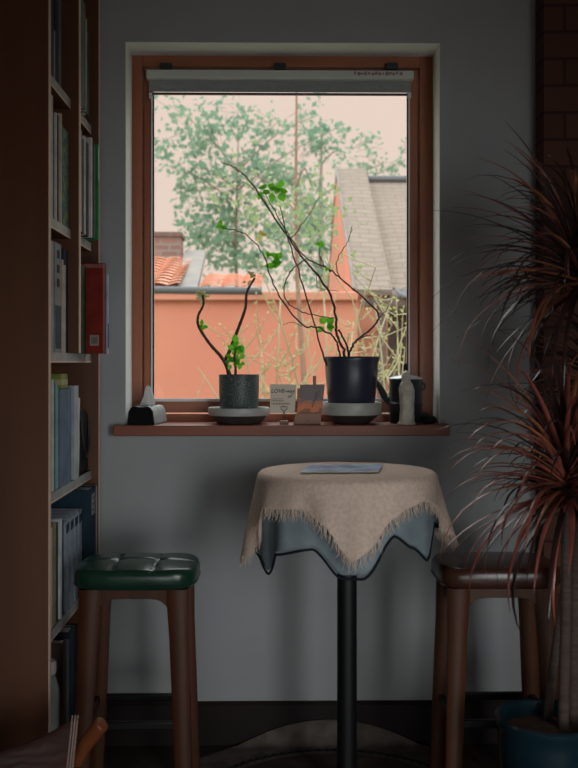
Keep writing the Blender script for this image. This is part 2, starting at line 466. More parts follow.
def book(label, y, t, row, h, c, out=0.0, depth=.20, cat='book', name='book', group=None, flip=False, z=None, lean=0.0, pages=True):
    """upright book: spine (or, flipped, the page edges) towards the room"""
    z0 = TOPS[row] if z is None else z
    x1 = SX - .006 + out; x0 = x1 - depth
    r = empty(name, (x1, y, z0))
    if lean: r.rotation_euler = (lean, 0, 0)
    k = min(.003, t * .18)
    b = MB()
    b.box(-depth, 0, 0, 0, k, h); b.box(-depth, t - k, 0, 0, t, h)
    if flip: b.box(-depth, k, 0, -depth + .003, t - k, h)
    else: b.box(-.004, k, 0, 0, t - k, h)
    b.build('cover', cmat(c), r, smooth=False)
    if pages:
        b = MB()
        if flip: b.box(-depth + .004, k + .0003, .004, -.004, t - k - .0003, h - .004)
        else: b.box(-depth + .006, k + .0003, .004, -.0045, t - k - .0003, h - .004)
        b.build('page_block', M['paper'], r, smooth=False)
    tag(r, label, cat, group)
    return r
def spine_label(r, t, z0, z1, c, inset=.15, lines=0):
    b = MB(); b.box(.0002, t * inset, z0, .0012, t * (1 - inset), z1)
    o = b.build('spine_label', cmat(c), r, smooth=False)
    if lines:
        q = MB()
        for i in range(lines):
            zz = z0 + (z1 - z0) * (i + .6) / (lines + .4)
            q.box(.0013, t * (inset + .1), zz, .0016, t * (.9 - inset), zz + (z1 - z0) * .06)
        q.build('label_print', cmat((60, 56, 56)), o, smooth=False)
def row_books(row, y, items, group):
    for (lab, t, h, c, out, kw) in items:
        r = book(lab, y, t, row, h, c, out, group=group, **kw)
        y += t + .0015
    return y
# row 1, topmost visible
row_books(1, 3.128, [
    ('tall dark grey book at the top left of the bookcase', .045, .33, (62, 66, 70), .0, {}),
    ('thin pale grey book standing on the highest shelf by the near panel', .016, .16, (150, 154, 150), .0, {}),
    ('navy book on the highest shelf, left compartment', .050, .27, (40, 46, 66), .0, {}),
    ('grey green book on the highest shelf beside the divider', .060, .36, (92, 104, 98), -.005, {}),
], 'books on the highest shelf')
row_books(1, 3.46, [
    ('grey box file right of the divider on the highest shelf', .080, .37, (112, 118, 114), .030, {}),
    ('pale grey magazine beside the grey box file at the top', .030, .33, (150, 154, 148), .030, {'flip': True}),
    ('dark green book nearest the window on the highest shelf', .070, .30, (58, 70, 66), .024, {}),
], 'books on the highest shelf')
# row 2
row_books(2, 3.128, [
    ('tall white spined book against the near panel, second row', .022, .385, (196, 190, 182), .002, {}),
    ('black thick book beside the tall white spine, second row', .040, .345, (38, 38, 44), -.004, {}),
    ('slim white paperback between two dark books, second row', .014, .345, (196, 198, 198), .002, {}),
    ('dark navy hardback, second row left compartment', .052, .350, (40, 42, 60), -.004, {}),
    ('cream spined book just before the patterned teal one', .016, .360, (196, 184, 162), .003, {}),
], 'books in the second row')
tp = book('teal and green patterned book beside the divider, second row', 3.284, .100, 2, .325, (40, 92, 92), .002, group='books in the second row')
MB().box(.0002, .004, .004, .0010, .096, .321).build('spine_print', mat('teal_pattern', rgb(30, 92, 96), .6, c2=rgb(104, 124, 78), scale=38, lo=.48, hi=.56, spec=.12), tp, smooth=False)
row_books(2, 3.455, [
    ('thin grey book right of the divider, second row', .012, .350, (160, 154, 148), .032, {}),
    ('black book right of the divider, second row', .050, .330, (34, 34, 38), .028, {}),
    ('thin white book between black books right of the divider', .012, .345, (200, 200, 200), .032, {}),
    ('wide black book in the middle of the right compartment', .078, .335, (36, 36, 42), .028, {}),
    ('white edged book near the green binder, second row', .018, .360, (204, 202, 198), .038, {}),
    ('slate grey book touching the green binder', .036, .340, (58, 68, 76), .042, {}),
], 'books in the second row')
gb = book('bright green binder sticking out over the shelf edge, second row right', 3.688, .020, 2, .352, (42, 128, 74), .048, name='binder', cat='binder')
MB().box(.0002, .002, .22, .0012, .018, .346).build('spine_label', cmat((170, 182, 174)), gb, smooth=False)
# row 3
row_books(3, 3.128, [
    ('pale spined book against the near panel, at eye level', .040, .350, (164, 160, 150), .0, {}),
], 'books at eye level')
ab = book('grey album with three black squares down its spine', 3.171, .090, 3, .350, (136, 142, 144), .004, name='album', cat='album')
for zz in (.302, .255, .21): spine_label(ab, .090, zz, zz + .026, (34, 36, 40), .3)
MB().box(.0002, .004, .012, .0010, .086, .150).build('spine_band', cmat((64, 72, 88)), ab, smooth=False)
row_books(3, 3.264, [
    ('slim brown book right of the grey album', .018, .310, (104, 88, 78), .0, {}),
    ('narrow beige book right of the grey album', .014, .305, (192, 174, 156), .004, {}),
    ('dark brown book between narrow beige spines', .018, .295, (82, 70, 66), .0, {}),
    ('cream edged thin book beside the navy volume', .012, .290, (196, 184, 166), .004, {}),
    ('tall navy volume just left of the divider, at eye level', .066, .345, (42, 52, 70), -.002, {}),
], 'books at eye level')
book('dark olive green book left of the red binder', 3.455, .120, 3, .310, (58, 66, 54), .026, group='books at eye level')
rb = book('red binder with a grey label sticking out of the bookcase', 3.584, .050, 3, .322, (124, 40, 30), .084, depth=.24, name='binder', cat='binder')
MB().box(-.046, -.0012, .028, -.014, -.0002, .066).build('cover_label', cmat((150, 140, 132)), rb, smooth=False)
q = MB(); q.box(-.041, -.0018, .035, -.019, -.0013, .059)
q.build('label_print', cmat((122, 110, 104)), rb, smooth=False)
q = MB(); q.box(-.066, -.0010, .306, .0, -.0002, .320)
q.build('top_band', cmat((150, 96, 88)), rb, smooth=False)
book('black folder pressed against the red binder', 3.6355, .034, 3, .328, (28, 28, 34), .081, depth=.24, name='folder', cat='folder')
bb = book('blue and white magazine right of the red binder', 3.671, .018, 3, .290, (166, 178, 196), .087, depth=.22, name='magazine', cat='magazine')
MB().box(.0002, .001, .02, .001, .017, .11).build('spine_band', cmat((40, 70, 120)), bb, smooth=False)
# row 4, one wide compartment
row_books(4, 3.126, [
    ('thin rust red book against the near panel, fourth row', .016, .350, (124, 78, 66), -.002, {}),
    ('pale grey paperback beside the rust red book', .030, .352, (190, 192, 188), .0, {}),
    ('dark teal slim book in the fourth row', .022, .348, (42, 84, 84), -.002, {}),
    ('light teal book with pale edges, fourth row', .026, .335, (112, 164, 160), .0, {}),
    ('white slim book left of the blue grey box file', .014, .322, (186, 190, 188), -.002, {}),
], 'books in the fourth row')
bf = book('wide blue grey box file in the fourth row', 3.246, .170, 4, .318, (104, 118, 138), .004, name='box_file', cat='box file', depth=.24)
book('navy notebook between the box file and the white folder', 3.4185, .042, 4, .318, (36, 42, 60), -.004, name='notebook', cat='notebook')
book('tall white folder right of the blue grey box file', 3.4625, .075, 4, .325, (168, 176, 182), .006, name='folder', cat='folder')
r = tag(empty('carton', (SX - .06, 3.30, TOPS[4] + .3195)), 'small yellow green carton lying on top of the box file', 'carton')
MB().box(-.10, 0, 0, .05, .10, .048).build('carton_body', cmat((140, 146, 76)), r, smooth=False, bevel=.002)
MB().box(-.10, -.0006, .012, .0505, .1005, .030).build('carton_band', cmat((176, 172, 130)), r, smooth=False)
r = tag(empty('bag', (SX - .02, 3.578, TOPS[4])), 'black soft case standing at the far end of the fourth row', 'bag')
prof = [(0, 0), (.190, 0), (.195, .02), (.195, .205), (.180, .222), (.15, .230), (.03, .252), (.006, .245), (0, .22)]
MB().prism([(p[0], p[1]) for p in prof], 'x', -.20, 0.012).build('bag_body', mat('black_nylon', rgb(24, 24, 26), .8, c2=rgb(20, 20, 22), scale=30, bump=.3, spec=.2), r, bevel=.012)
MB().tube(spline([(.015, .03, .20), (.021, .05, .10), (.022, .10, .06), (.021, .15, .10), (.015, .17, .19)], 5), .005).build('strap', M['rubber'], r)
r = tag(empty('paper_sheet', (SX - .02, 3.5395, TOPS[4])), 'pale paper sheets between the white folder and the black case', 'paper')
b = MB(); g = []
for i in range(9):
    g.append([Vector((-.15 + .17 * j / 6, .004 + .022 * i / 8 * (j / 6.0) + .004 * sin(j * .9 + i), .001 + .285 * i / 8 + .010 * sin(j * 1.7) * i / 8)) for j in range(7)])
b.grid(g); b.build('sheet', M['paper'], r, solid=.0015)
# row 5
row_books(5, 3.126, [
    ('cream spined book against the near panel, fifth row', .024, .315, (190, 184, 168), .0, {}),
    ('reddish slim book in the fifth row', .018, .320, (118, 78, 66), -.003, {}),
    ('olive spined book in the fifth row', .034, .322, (130, 128, 94), .0, {}),
    ('black hardback in the fifth row', .046, .315, (34, 36, 40), -.004, {}),
    ('white spined book in the fifth row', .026, .322, (196, 200, 202), .003, {}),
    ('dark blue book in the fifth row', .050, .312, (44, 54, 70), -.003, {}),
    ], 'books in the fifth row')
y = 3.336
for i in range(8):
    lab = 'pale blue grey journal with dark top, in the row of eight on the fifth shelf'
    r = book(lab, y, .0355, 5, .300 + .004 * (i % 2), (146, 156, 168), .004 - .004 * (i % 2), group='journals on the fifth shelf', name='journal', cat='journal')
    spine_label(r, .0355, .262, .292, (44, 50, 62), .08)
    y += .0372
r = book('dark box file with grey label near the wall, fifth row', 3.6355, .11, 5, .372, (36, 58, 70), .030, name='box_file', cat='box file', depth=.24)
spine_label(r, .11, .275, .352, (150, 152, 152), .22, lines=3)
book('thin pale blue folder at the far end of the fifth row', 3.747, .015, 5, .372, (150, 164, 184), .032, name='folder', cat='folder')
# row 6
r = tag(empty('jar', (SX - .05, 3.245, TOPS[6])), 'grey glass jar on the lowest shelf by the near panel', 'jar')
MB().lathe([(.03, 0), (.042, .004), (.045, .02), (.045, .20), (.034, .235), (.030, .25)], 28).build('jar_body', mat('grey_glass', rgb(120, 124, 122), .2, c2=rgb(104, 108, 106), scale=20), r)
MB().lathe([(.0, .2505), (.034, .2505), (.035, .255), (.035, .285), (.03, .292), (0, .292)], 28).build('lid', cmat((176, 172, 166)), r)
row_books(6, 3.31, [
    ('brown book on the lowest shelf', .05, .33, (80, 68, 60), .0, {}),
    ('grey book on the lowest shelf behind the stool', .04, .32, (96, 100, 104), .0, {}),
    ('dark blue thick book on the lowest shelf', .08, .34, (40, 50, 62), .0, {}),
    ('black book on the lowest shelf near the stool leg', .07, .33, (36, 36, 40), .0, {}),
], 'books on the lowest shelf')

# ------------------------------------------------------------------ rug
RC = (0.205, 3.255); RR = .636
def rug_pt(r, a, dz):
    x = RC[0] + r * cos(a); y = RC[1] + r * sin(a); z = dz
    lim = 3.772
    if y > lim:                      # the edge rides up the baseboard
        e = y - lim
        rad = .034; arc = rad * pi / 2
        if e < arc:
            t = e / rad; y = lim + (rad - dz) * sin(t); z = rad - (rad - dz) * cos(t)
        else:
            y = lim + rad - dz; z = rad + (e - arc)
    return Vector((x, y, z))
b = MB(); N = 96
RS = [0, .02, .15, .25, .35, .42, .45, .47, .485, .5, .515, .53, .55, .565, .58, .595, .61, .615, .625, .631, .636]
vs = [rug_pt(0, 0, .007)]; fs = []
top = [[rug_pt(r, 2 * pi * k / N, .007) for k in range(N)] for r in RS[1:]]
bot = [[rug_pt(r, 2 * pi * k / N, .0005) for k in range(N)] for r in (.636, .61, .58, .55, .5, .02)]
b.loft(top + bot, cap=True)
def rug_mat():
    m = bpy.data.materials.new('rug_wool'); m.use_nodes = True
    nt = m.node_tree; p = nt.nodes['Principled BSDF']; p.inputs['Roughness'].default_value = .95; p.inputs['Specular IOR Level'].default_value = .1
    tc = nt.nodes.new('ShaderNodeTexCoord'); ln = nt.nodes.new('ShaderNodeVectorMath'); ln.operation = 'LENGTH'
    mp = nt.nodes.new('ShaderNodeMapping'); mp.inputs['Location'].default_value = (-RC[0], -RC[1], 0); mp.inputs['Scale'].default_value = (1, 1, 0)
    nt.links.new(tc.outputs['Object'], mp.inputs[0]); nt.links.new(mp.outputs[0], ln.inputs[0])
    r = nt.nodes.new('ShaderNodeValToRGB'); r.color_ramp.interpolation = 'CONSTANT'
    e = r.color_ramp.elements
    lt = rgb(94, 85, 80); dk = rgb(34, 29, 29); md = rgb(72, 60, 56)
    e[0].position = 0; e[0].color = md; e[1].position = .452; e[1].color = lt
    for p_, c_ in ((.478, dk), (.494, lt)):
        n_ = e.new(p_); n_.color = c_
    nt.links.new(ln.outputs['Value'], r.inputs[0])
    nz = nt.nodes.new('ShaderNodeTexNoise'); nz.inputs['Scale'].default_value = 14; nz.inputs['Detail'].default_value = 6
    nt.links.new(tc.outputs['Object'], nz.inputs['Vector'])
    mr = nt.nodes.new('ShaderNodeMapRange'); mr.inputs[1].default_value = .42; mr.inputs[2].default_value = .58; mr.inputs[3].default_value = .72; mr.inputs[4].default_value = 1.1
    nt.links.new(nz.outputs[0], mr.inputs[0])
    mx = nt.nodes.new('ShaderNodeMix'); mx.data_type = 'RGBA'; mx.blend_type = 'MULTIPLY'; mx.inputs[0].default_value = 1.0
    nt.links.new(r.outputs[0], mx.inputs[6]); nt.links.new(mr.outputs[0], mx.inputs[7])
    nt.links.new(mx.outputs[2], p.inputs['Base Color'])
    return m
rug = tag(b.build('rug', rug_mat()), 'round greyish rug under the table riding up the baseboard', 'rug')
b = MB()
for k in range(92):
    a = 2 * pi * k / 92
    for sgn in (1, -1):
        p = rug_pt(.486 + sgn * .0, a, .0072); q_ = rug_pt(.486 + sgn * .017, a + .02, .0072)
        d = Vector((-sin(a), cos(a), 0)) * .0055
        up = Vector((0, 0, .0012))
        b.add([p - d, p + d, q_ + d, q_ - d, p - d + up, p + d + up, q_ + d + up, q_ - d + up], [(0, 1, 2, 3), (4, 7, 6, 5), (0, 4, 5, 1), (2, 6, 7, 3), (1, 5, 6, 2), (0, 3, 7, 4)])
at(b.build('border_stitching', mat('rug_thread', rgb(40, 34, 36), .95), smooth=False), rug)

# ------------------------------------------------------------------ table
TC = W(347, 471, 3.33); TX, TY = TC.x, 3.33; TZ = 1.095
tb = tag(empty('bar_table', (TX, TY, .008)), 'tall round bar table on a black central pole', 'table')
MB().lathe([(0, TZ - .030 - .008), (.262, TZ - .030 - .008), (.272, TZ - .024 - .008), (.272, TZ - .010 - .008), (.266, TZ - .004 - .008), (0, TZ - .004 - .008)], 64).build('tabletop', wood('table_wood', rgb(96, 66, 46), rgb(80, 54, 38), .5, 'x'), tb)
MB().lathe([(.033, .02), (.033, TZ - .045)], 32).build('pole', M['black_paint'], tb)
MB().lathe([(0, 0), (.2, 0), (.205, .006), (.19, .014), (.06, .026), (.034, .04), (.034, .08)], 48).build('base', M['black_paint'], tb)
MB().lathe([(.034, TZ - .10), (.06, TZ - .05), (.12, TZ - .042), (.12, TZ - .0385)], 32).build('collar', M['black_paint'], tb)

def cloth(R, edge_fn, top, fold, flare, nrad=26, nang=240, nflat=6, phase=0.0, nfold=11):
    """a cloth laid on a disc: flat to radius R, the rest hanging in soft folds"""
    rings = []
    for i in range(nflat):
        r = R * (.05 + .93 * i / (nflat - 1))
        rings.append([Vector((r * cos(2 * pi * k / nang), r * sin(2 * pi * k / nang), top + .0005 * sin(9 * k / nang * 2 * pi + i))) for k in range(nang)])
    for i in range(1, nrad + 1):
        ring = []
        for k in range(nang):
            a = 2 * pi * k / nang
            L = edge_fn(a) - R * .98
            s_ = L * i / nrad
            rad_b = .022
            if s_ < rad_b * pi / 2:
                t = s_ / rad_b; r = R * .98 + rad_b * sin(t); dz = rad_b * (1 - cos(t))
            else:
                e = s_ - rad_b * pi / 2; r = R * .98 + rad_b; dz = rad_b + e * .985
                w_ = fold * min(e / .12, 1.6) * (cos(nfold * a + phase + 1.3 * sin(2 * a)) * .7 + .3 * cos((nfold * 2 + 1) * a + 2 * phase))
                r += w_ + flare * e
                r = max(r, R + .016)
            ring.append(Vector((r * cos(a), r * sin(a), top - dz)))
        rings.append(ring)
    return rings
def table_fn(tab):
    ks = sorted(tab)
    def fn(a):
        d = math.degrees(a) % 360
        d = d - 360 if d > 180 else d
        for k0, k1 in zip(ks, ks[1:]):
            if k0 <= d <= k1:
                t = (d - k0) / (k1 - k0); t = t * t * (3 - 2 * t) * .6 + t * .4
                return tab[k0] + (tab[k1] - tab[k0]) * t
        return tab[ks[0]]
    return fn
def square_edge(half, a, rot, rnd):
    """distance to a square's edge, corners softened"""
    b_ = (a - rot + pi / 4) % (pi / 2) - pi / 4
    d = half / cos(b_)
    return min(d, half * rnd)
# under cloth, blue grey with a navy hem
uc = table_fn({-180: .52, -164: .55, -152: .60, -141: .525, -115: .495, -97: .58, -85: .58, -65: .455, -50: .50, -40: .545, -22: .44, 0: .47, 30: .50, 60: .46, 90: .56, 120: .47, 150: .50, 180: .52})
ur = cloth(.276, uc, TZ, .007, .035, phase=.8, nfold=9)
under = tag(empty('under_cloth', (TX, TY, 0)), 'blue grey cloth with dark hem showing below the cream tablecloth', 'tablecloth')
b = MB(); b.loft(ur[:-1], cap=False); b.add(ur[0], [tuple(range(len(ur[0])))])
b.build('cloth_sheet', M['blue_cloth'], under, solid=.0012)
b = MB(); b.tube(ur[-1] + [ur[-1][0]], .0042, 6, cap=False); b.build('navy_hem', M['hem'], under)
# cream crochet cloth with fringe
HALF = .415
cc = table_fn({-180: .575, -170: .57, -158: .47, -150: .395, -121: .385, -107: .425, -92: .53, -82: .495, -67: .41, -56: .385, -43: .365, -22: .40, -8: .50, 3: .525, 25: .44, 50: .39, 70: .43, 90: .54, 110: .43, 130: .38, 155: .45, 175: .57, 180: .575})
cr_ = cloth(.284, cc, TZ + .004, .019, .15, phase=0.2, nfold=8)
cl = tag(empty('tablecloth', (TX, TY, 0)), 'cream crocheted tablecloth with ragged fringe draped over the round table', 'tablecloth')
b = MB(); b.loft(cr_, cap=False); b.add(cr_[0], [tuple(range(len(cr_[0])))])
b.build('cloth_sheet', M['cloth'], cl, solid=-.002)
b = MB(); rr = random.Random(3)
edge = cr_[-1]
for k in range(len(edge)):
    for j in range(3):
        p = edge[k].lerp(edge[(k + 1) % len(edge)], rr.random())
        n_ = Vector((p.x, p.y, 0)).normalized(); tg = Vector((-n_.y, n_.x, 0))
        ln_ = rr.uniform(.018, .042)
        q1 = p + Vector((0, 0, -ln_ * .5)) + tg * rr.uniform(-.006, .006) + n_ * rr.uniform(0, .004)
        q2 = q1 + Vector((0, 0, -ln_ * .5)) + tg * rr.uniform(-.012, .012) + n_ * rr.uniform(-.002, .006)
        b.tube([p + Vector((0, 0, .004)), q1, q2], [.0011, .0009, .0005], 4)
tag(b.build('fringe', M['fringe'], cl), kind='stuff')
# magazine on the table
def pic_mat(name, cols, scale, seed):
    m = bpy.data.materials.new(name); m.use_nodes = True
    nt = m.node_tree; p = nt.nodes['Principled BSDF']; p.inputs['Roughness'].default_value = .28
    tc = nt.nodes.new('ShaderNodeTexCoord'); n = nt.nodes.new('ShaderNodeTexNoise'); n.noise_dimensions = '4D'
    n.inputs['W'].default_value = seed; n.inputs['Scale'].default_value = scale; n.inputs['Detail'].default_value = 4
    r = nt.nodes.new('ShaderNodeValToRGB'); e = r.color_ramp.elements
    e[0].position = .3; e[0].color = cols[0]; e[1].position = .7; e[1].color = cols[-1]
    for i, c in enumerate(cols[1:-1]):
        x = e.new(.3 + .4 * (i + 1) / (len(cols) - 1)); x.color = c
    nt.links.new(tc.outputs['Object'], n.inputs['Vector']); nt.links.new(n.outputs[0], r.inputs[0]); nt.links.new(r.outputs[0], p.inputs['Base Color'])
    return m
mg = tag(empty('magazine', (TX - .02, TY, TZ + .0075), radians(3)), 'blue illustrated magazine lying flat on the cream tablecloth', 'magazine')
MB().prism([(-.145, -.10), (.11, -.10), (.155, .10), (-.095, .10)], 'z', 0, .004).build('pages', M['paper'], mg, smooth=False)
MB().prism([(-.146, -.101), (.111, -.101), (.156, .101), (-.094, .101)], 'z', .0042, .005).build('picture_cover', pic_mat('magazine_picture', [rgb(120, 160, 196), rgb(196, 224, 236), rgb(150, 164, 196), rgb(116, 108, 132)], 9, 3.1), mg, smooth=False)

# ------------------------------------------------------------------ stools
def stool(cx, cy, seat_m, label, tuft, z0=.0075):
    r = tag(empty('bar_stool', (cx, cy, z0)), label, 'stool', None)
    zt = .828 - z0
    hw, hd = .196, .152
    # cushion
    n = 96
    def sup(a, p=4.6):
        c, s_ = cos(a), sin(a)
        k = (abs(c) ** p + abs(s_) ** p) ** (-1 / p)
        return c * k, s_ * k
    prof = []
    for i in range(1, 27):
        q = i / 26; prof.append((q * .90, zt - .004 - .010 * q ** 2.5))
    for i in range(1, 9):
        a = i / 8 * pi / 2; prof.append((.90 + .10 * sin(a), zt - .014 - .030 * (1 - cos(a))))
    prof += [(1.0, zt - .058), (.985, zt - .070), (.95, zt - .078), (.88, zt - .080), (.1, zt - .080)]
    rings = []
    for q, z in prof:
        ring = []
        for k in range(n):
            ux, uy = sup(2 * pi * k / n)
            x, y = ux * q * hw, uy * q * hd
            dz = 0
            if q <= .96 and z > zt - .03 and tuft:
                g = 0
                for gx in (-.065, .065): g += math.exp(-((x - gx) / .006) ** 2)
                g += math.exp(-(y / .006) ** 2)
                for gx in (-.065, .065): g += 1.6 * math.exp(-((x - gx) ** 2 + y * y) / .018 ** 2)
                dz = -.005 * min(g, 2.4)
                px = ((x + .065) % .13) / .13 - .5
                dz += -.0025 * (4 * px * px)
            ring.append(Vector((x, y, z + dz)))
        rings.append(ring)
    MB().loft(rings).build('seat', seat_m, r, angle=60)
    b = MB()
    b.tube([Vector((sup(2 * pi * k / n)[0] * hw * .992, sup(2 * pi * k / n)[1] * hd * .992, zt - .066)) for k in range(n + 1)], .0035, 6, cap=False)
    b.build('piping', seat_m, r)
    # arched aprons
    za = zt - .0805
    def arch(h):
        pts = [(-h, za), (h, za), (h, za - .115)]
        for i in range(21):
            t = i / 20; x = (h - .002) * (1 - 2 * t)
            pts.append((x, za - .030 - .085 * abs(1 - 2 * t) ** 6))
        pts.append((-h, za - .115))
        return pts
    b = MB(); b.prism(arch(.130), 'y', -.123, -.099); b.build('apron', M['stool_wood'], r, bevel=.003)
    b = MB(); b.prism(arch(.130), 'y', .099, .123); b.build('apron', M['stool_wood'], r, bevel=.003)
    b = MB(); b.prism(arch(.100), 'x', -.150, -.126); b.build('apron', M['stool_wood'], r, bevel=.003)
    b = MB(); b.prism(arch(.100), 'x', .126, .150); b.build('apron', M['stool_wood'], r, bevel=.003)
    # splayed tapering legs
    for sx in (-1, 1):
        for sy in (-1, 1):
            rings = []
            for (t, wx, wy) in ((0, .037, .024), (.06, .035, .024), (.2, .031, .023), (.5, .029, .023), (.85, .026, .022), (1, .024, .020)):
                z = za - t * za
                x = sx * (.136 + .030 * t); y = sy * (.108 + .040 * t)
                rr_ = []
                for k in range(12):
                    a = 2 * pi * k / 12; c, s_ = sup(a, 3.2)
                    rr_.append(Vector((x + c * wx, y + s_ * wy, z)))
                rings.append(rr_)
            MB().loft(rings).build('leg', M['stool_wood'], r)
    # foot rail: ring of dark flat bar
    zf = .318; t = 1 - zf / za
    fx = .136 + .03 * t; fy = .108 + .04 * t
    for sy in (-1, 1):
        MB().box(-fx + .02, sy * fy - .009, zf - .013, fx - .02, sy * fy + .009, zf + .013).build('foot_rail', M['dark_metal'], r, bevel=.004)
    for sx in (-1, 1):
        MB().box(sx * fx - .009, -fy + .016, zf - .013, sx * fx + .009, fy - .016, zf + .013).build('foot_rail', M['dark_metal'], r, bevel=.004)
    return r
s1 = W(136, 560, 3.25); stool(W(132.5, 560, 3.12).x, 3.26, M['green_leather'], 'wooden bar stool with tufted green leather seat by the bookcase', True)
stool(W(504, 560, 3.12).x, 3.26, M['brown_leather'], 'wooden bar stool with plain brown leather seat behind the red leaved plant', False)

# ------------------------------------------------------------------ red leaved plant in the teal pot
PX, PY = W(548, 718, 2.88).x, 2.88
PZ = W(548, 718, 2.88).z
pl = tag(empty('potted_dracaena', (PX, PY, .0075)), 'large dracaena with narrow dark red leaves in a teal glazed pot', 'potted plant')
R0 = .151
MB().lathe([(0, 0), (R0 * .70, 0), (R0 * .74, .01), (R0 * .90, PZ * .45), (R0 * .95, PZ - .06), (R0 * .96, PZ - .03), (R0, PZ - .022), (R0 + .001, PZ - .006), (R0 - .006, PZ),
            (R0 - .014, PZ - .004), (R0 - .018, PZ - .03), (R0 - .020, PZ - .07), (0, PZ - .07)], 64).build('pot', M['glaze_teal'], pl)
b = MB(); rs = random.Random(5)
b.lathe([(R0 - .0195, PZ - .046), (R0 * .6, PZ - .040), (R0 * .3, PZ - .036), (.01, PZ - .034)], 32); b.build('soil', mat('pot_soil', rgb(104, 74, 60), .95, c2=rgb(78, 56, 46), scale=40, bump=1.0, bscale=80), pl)
rf = random.Random(21)
def blade(mb, root, az, el, L, wdt, droop, twist=0.0):
    """one strap leaf with a centre fold, arching under its own weight"""
    n = 9; p = Vector(root); e = el; pts = []; seg = L / n
    for i in range(n + 1):
        t = i / n
        d = Vector((cos(az) * cos(e), sin(az) * cos(e), sin(e)))
        sd = Vector((-sin(az), cos(az), 0)); up = sd.cross(d)
        up = up if up.z > 0 else -up
        w_ = wdt * (0.75 + .6 * t - 1.3 * t * t) if t < 1 else 0.0004
        w_ = max(w_, .0004)
        pts.append([p - sd * w_ + up * w_ * .35, p.copy(), p + sd * w_ + up * w_ * .35])
        p = p + d * seg
        e -= droop / n * (0.4 + 1.3 * t)
        az += twist / n
    mb.grid(pts)
def crown(cane_o, top, dirn, n, Lr, mats, wd=.0100, elr=(-.5, 1.35), wts=(.45, .33, .22)):
    mb = MB()
    for i in range(n):
        k = i / n
        root = Vector(top) - Vector(dirn) * (.11 * (1 - k)) + Vector((rf.uniform(-.006, .006), rf.uniform(-.006, .006), 0))
        az = i * 2.399 + rf.uniform(-.3, .3)
        el = elr[0] + (elr[1] - elr[0]) * (k ** .9) + rf.uniform(-.25, .25)
        L_ = rf.uniform(*Lr)
        if sin(az) > .25:                    # behind the crown the stool and pier keep the leaves short and upright
            el = max(el, .35); L_ *= .72
        mb.mi = rf.choices([0, 1, 2], list(wts))[0]
        blade(mb, root, az, el, L_, wd * rf.uniform(.75, 1.2), rf.uniform(.6, 2.1), rf.uniform(-.3, .3))
    o = mb.build('leaf_crown', mats, None, solid=.0006)
    o.parent = cane_o
    return o
BL = [M['blade_dark'], M['blade_red'], M['blade_orange']]
def loc(px, py, Y):
    p = W(px, py, Y); return Vector((p.x - PX, p.y - PY, p.z))
for (pts, r0, r1, n, Lr) in (
    ([(563, 745, 2.87), (564, 690, 2.87), (566, 600, 2.87), (566, 530, 2.86), (566, 466, 2.85)], .017, .013, 230, (.32, .50)),
    ([(574, 745, 2.92), (574, 650, 2.93), (578, 500, 2.95), (584, 360, 2.94), (580, 258, 2.92)], .019, .014, 300, (.34, .50)),
    ([(545, 745, 2.95), (556, 650, 2.98), (580, 500, 3.04), (596, 410, 3.08), (600, 372, 3.08)], .014, .012, 150, (.28, .44)),
):
    P_ = spline([loc(*p) for p in pts], 6)
    b = MB(); b.tube(P_, lerp_r(r0, r1, len(P_)), 14)
    cane = b.build('cane', M['cane'], pl)
    crown(cane, P_[-1], (P_[-1] - P_[-4]).normalized(), n, Lr, BL, wts=(.66, .22, .12) if n != 230 else (.42, .38, .20))

# ------------------------------------------------------------------ things on the sill
ST_Z = SILL_T + .0006
def bowl(cx, cy, Rt, Rb, h, lip, label):
    r = tag(empty('saucer_bowl', (cx, cy, ST_Z)), label, 'saucer')
    MB().lathe([(0, 0), (Rb, 0), (Rb + .004, .004), (Rt * .93, h - lip)], 48, cap=True).build('bowl_base', M['dark_clay'], r)
    MB().lathe([(Rt * .90, h - lip + .0004), (Rt * .98, h - lip + .0004), (Rt, h - lip + .004), (Rt * 1.01, h - .004), (Rt * .995, h), (Rt * .95, h - .001), (Rt * .92, h - .012), (0, h - .014)], 48).build('bowl_rim', M['white_glaze'], r)
    return r
# left: green patterned pot
GY_ = 3.89
c = W(239, 425, GY_)
bowl(c.x, GY_, 61 / 2 / 257.0, .083, W(0, 407.5, GY_).z - ST_Z, .030, 'white rimmed dark saucer bowl under the green patterned pot')
def pot_pattern():
    m = bpy.data.materials.new('green_pattern_glaze'); m.use_nodes = True
    nt = m.node_tree; p = nt.nodes['Principled BSDF']; p.inputs['Roughness'].default_value = .5
    tc = nt.nodes.new('ShaderNodeTexCoord'); v = nt.nodes.new('ShaderNodeTexVoronoi'); v.feature = 'DISTANCE_TO_EDGE'; v.inputs['Scale'].default_value = 26
    v2 = nt.nodes.new('ShaderNodeTexVoronoi'); v2.inputs['Scale'].default_value = 34
    sn = nt.nodes.new('ShaderNodeMath'); sn.operation = 'SINE'; ml = nt.nodes.new('ShaderNodeMath'); ml.operation = 'MULTIPLY'; ml.inputs[1].default_value = 22
    r = nt.nodes.new('ShaderNodeValToRGB'); r.color_ramp.elements[0].position = .3; r.color_ramp.elements[0].color = rgb(54, 66, 63)
    r.color_ramp.elements[1].position = .8; r.color_ramp.elements[1].color = rgb(84, 98, 94)
    nt.links.new(tc.outputs['Object'], v2.inputs['Vector']); nt.links.new(v2.outputs['Distance'], ml.inputs[0]); nt.links.new(ml.outputs[0], sn.inputs[0])
    nt.links.new(sn.outputs[0], r.inputs[0]); nt.links.new(r.outputs[0], p.inputs['Base Color'])
    return m
gp = tag(empty('potted_plant', (c.x, GY_, W(0, 407.5, GY_).z + .0005 - .0135)), 'small plant with gnarled woody stems in a dark green patterned pot', 'potted plant')
ph = W(0, 374.5, GY_).z - gp.location.z
rp = 20.2 / 257.0
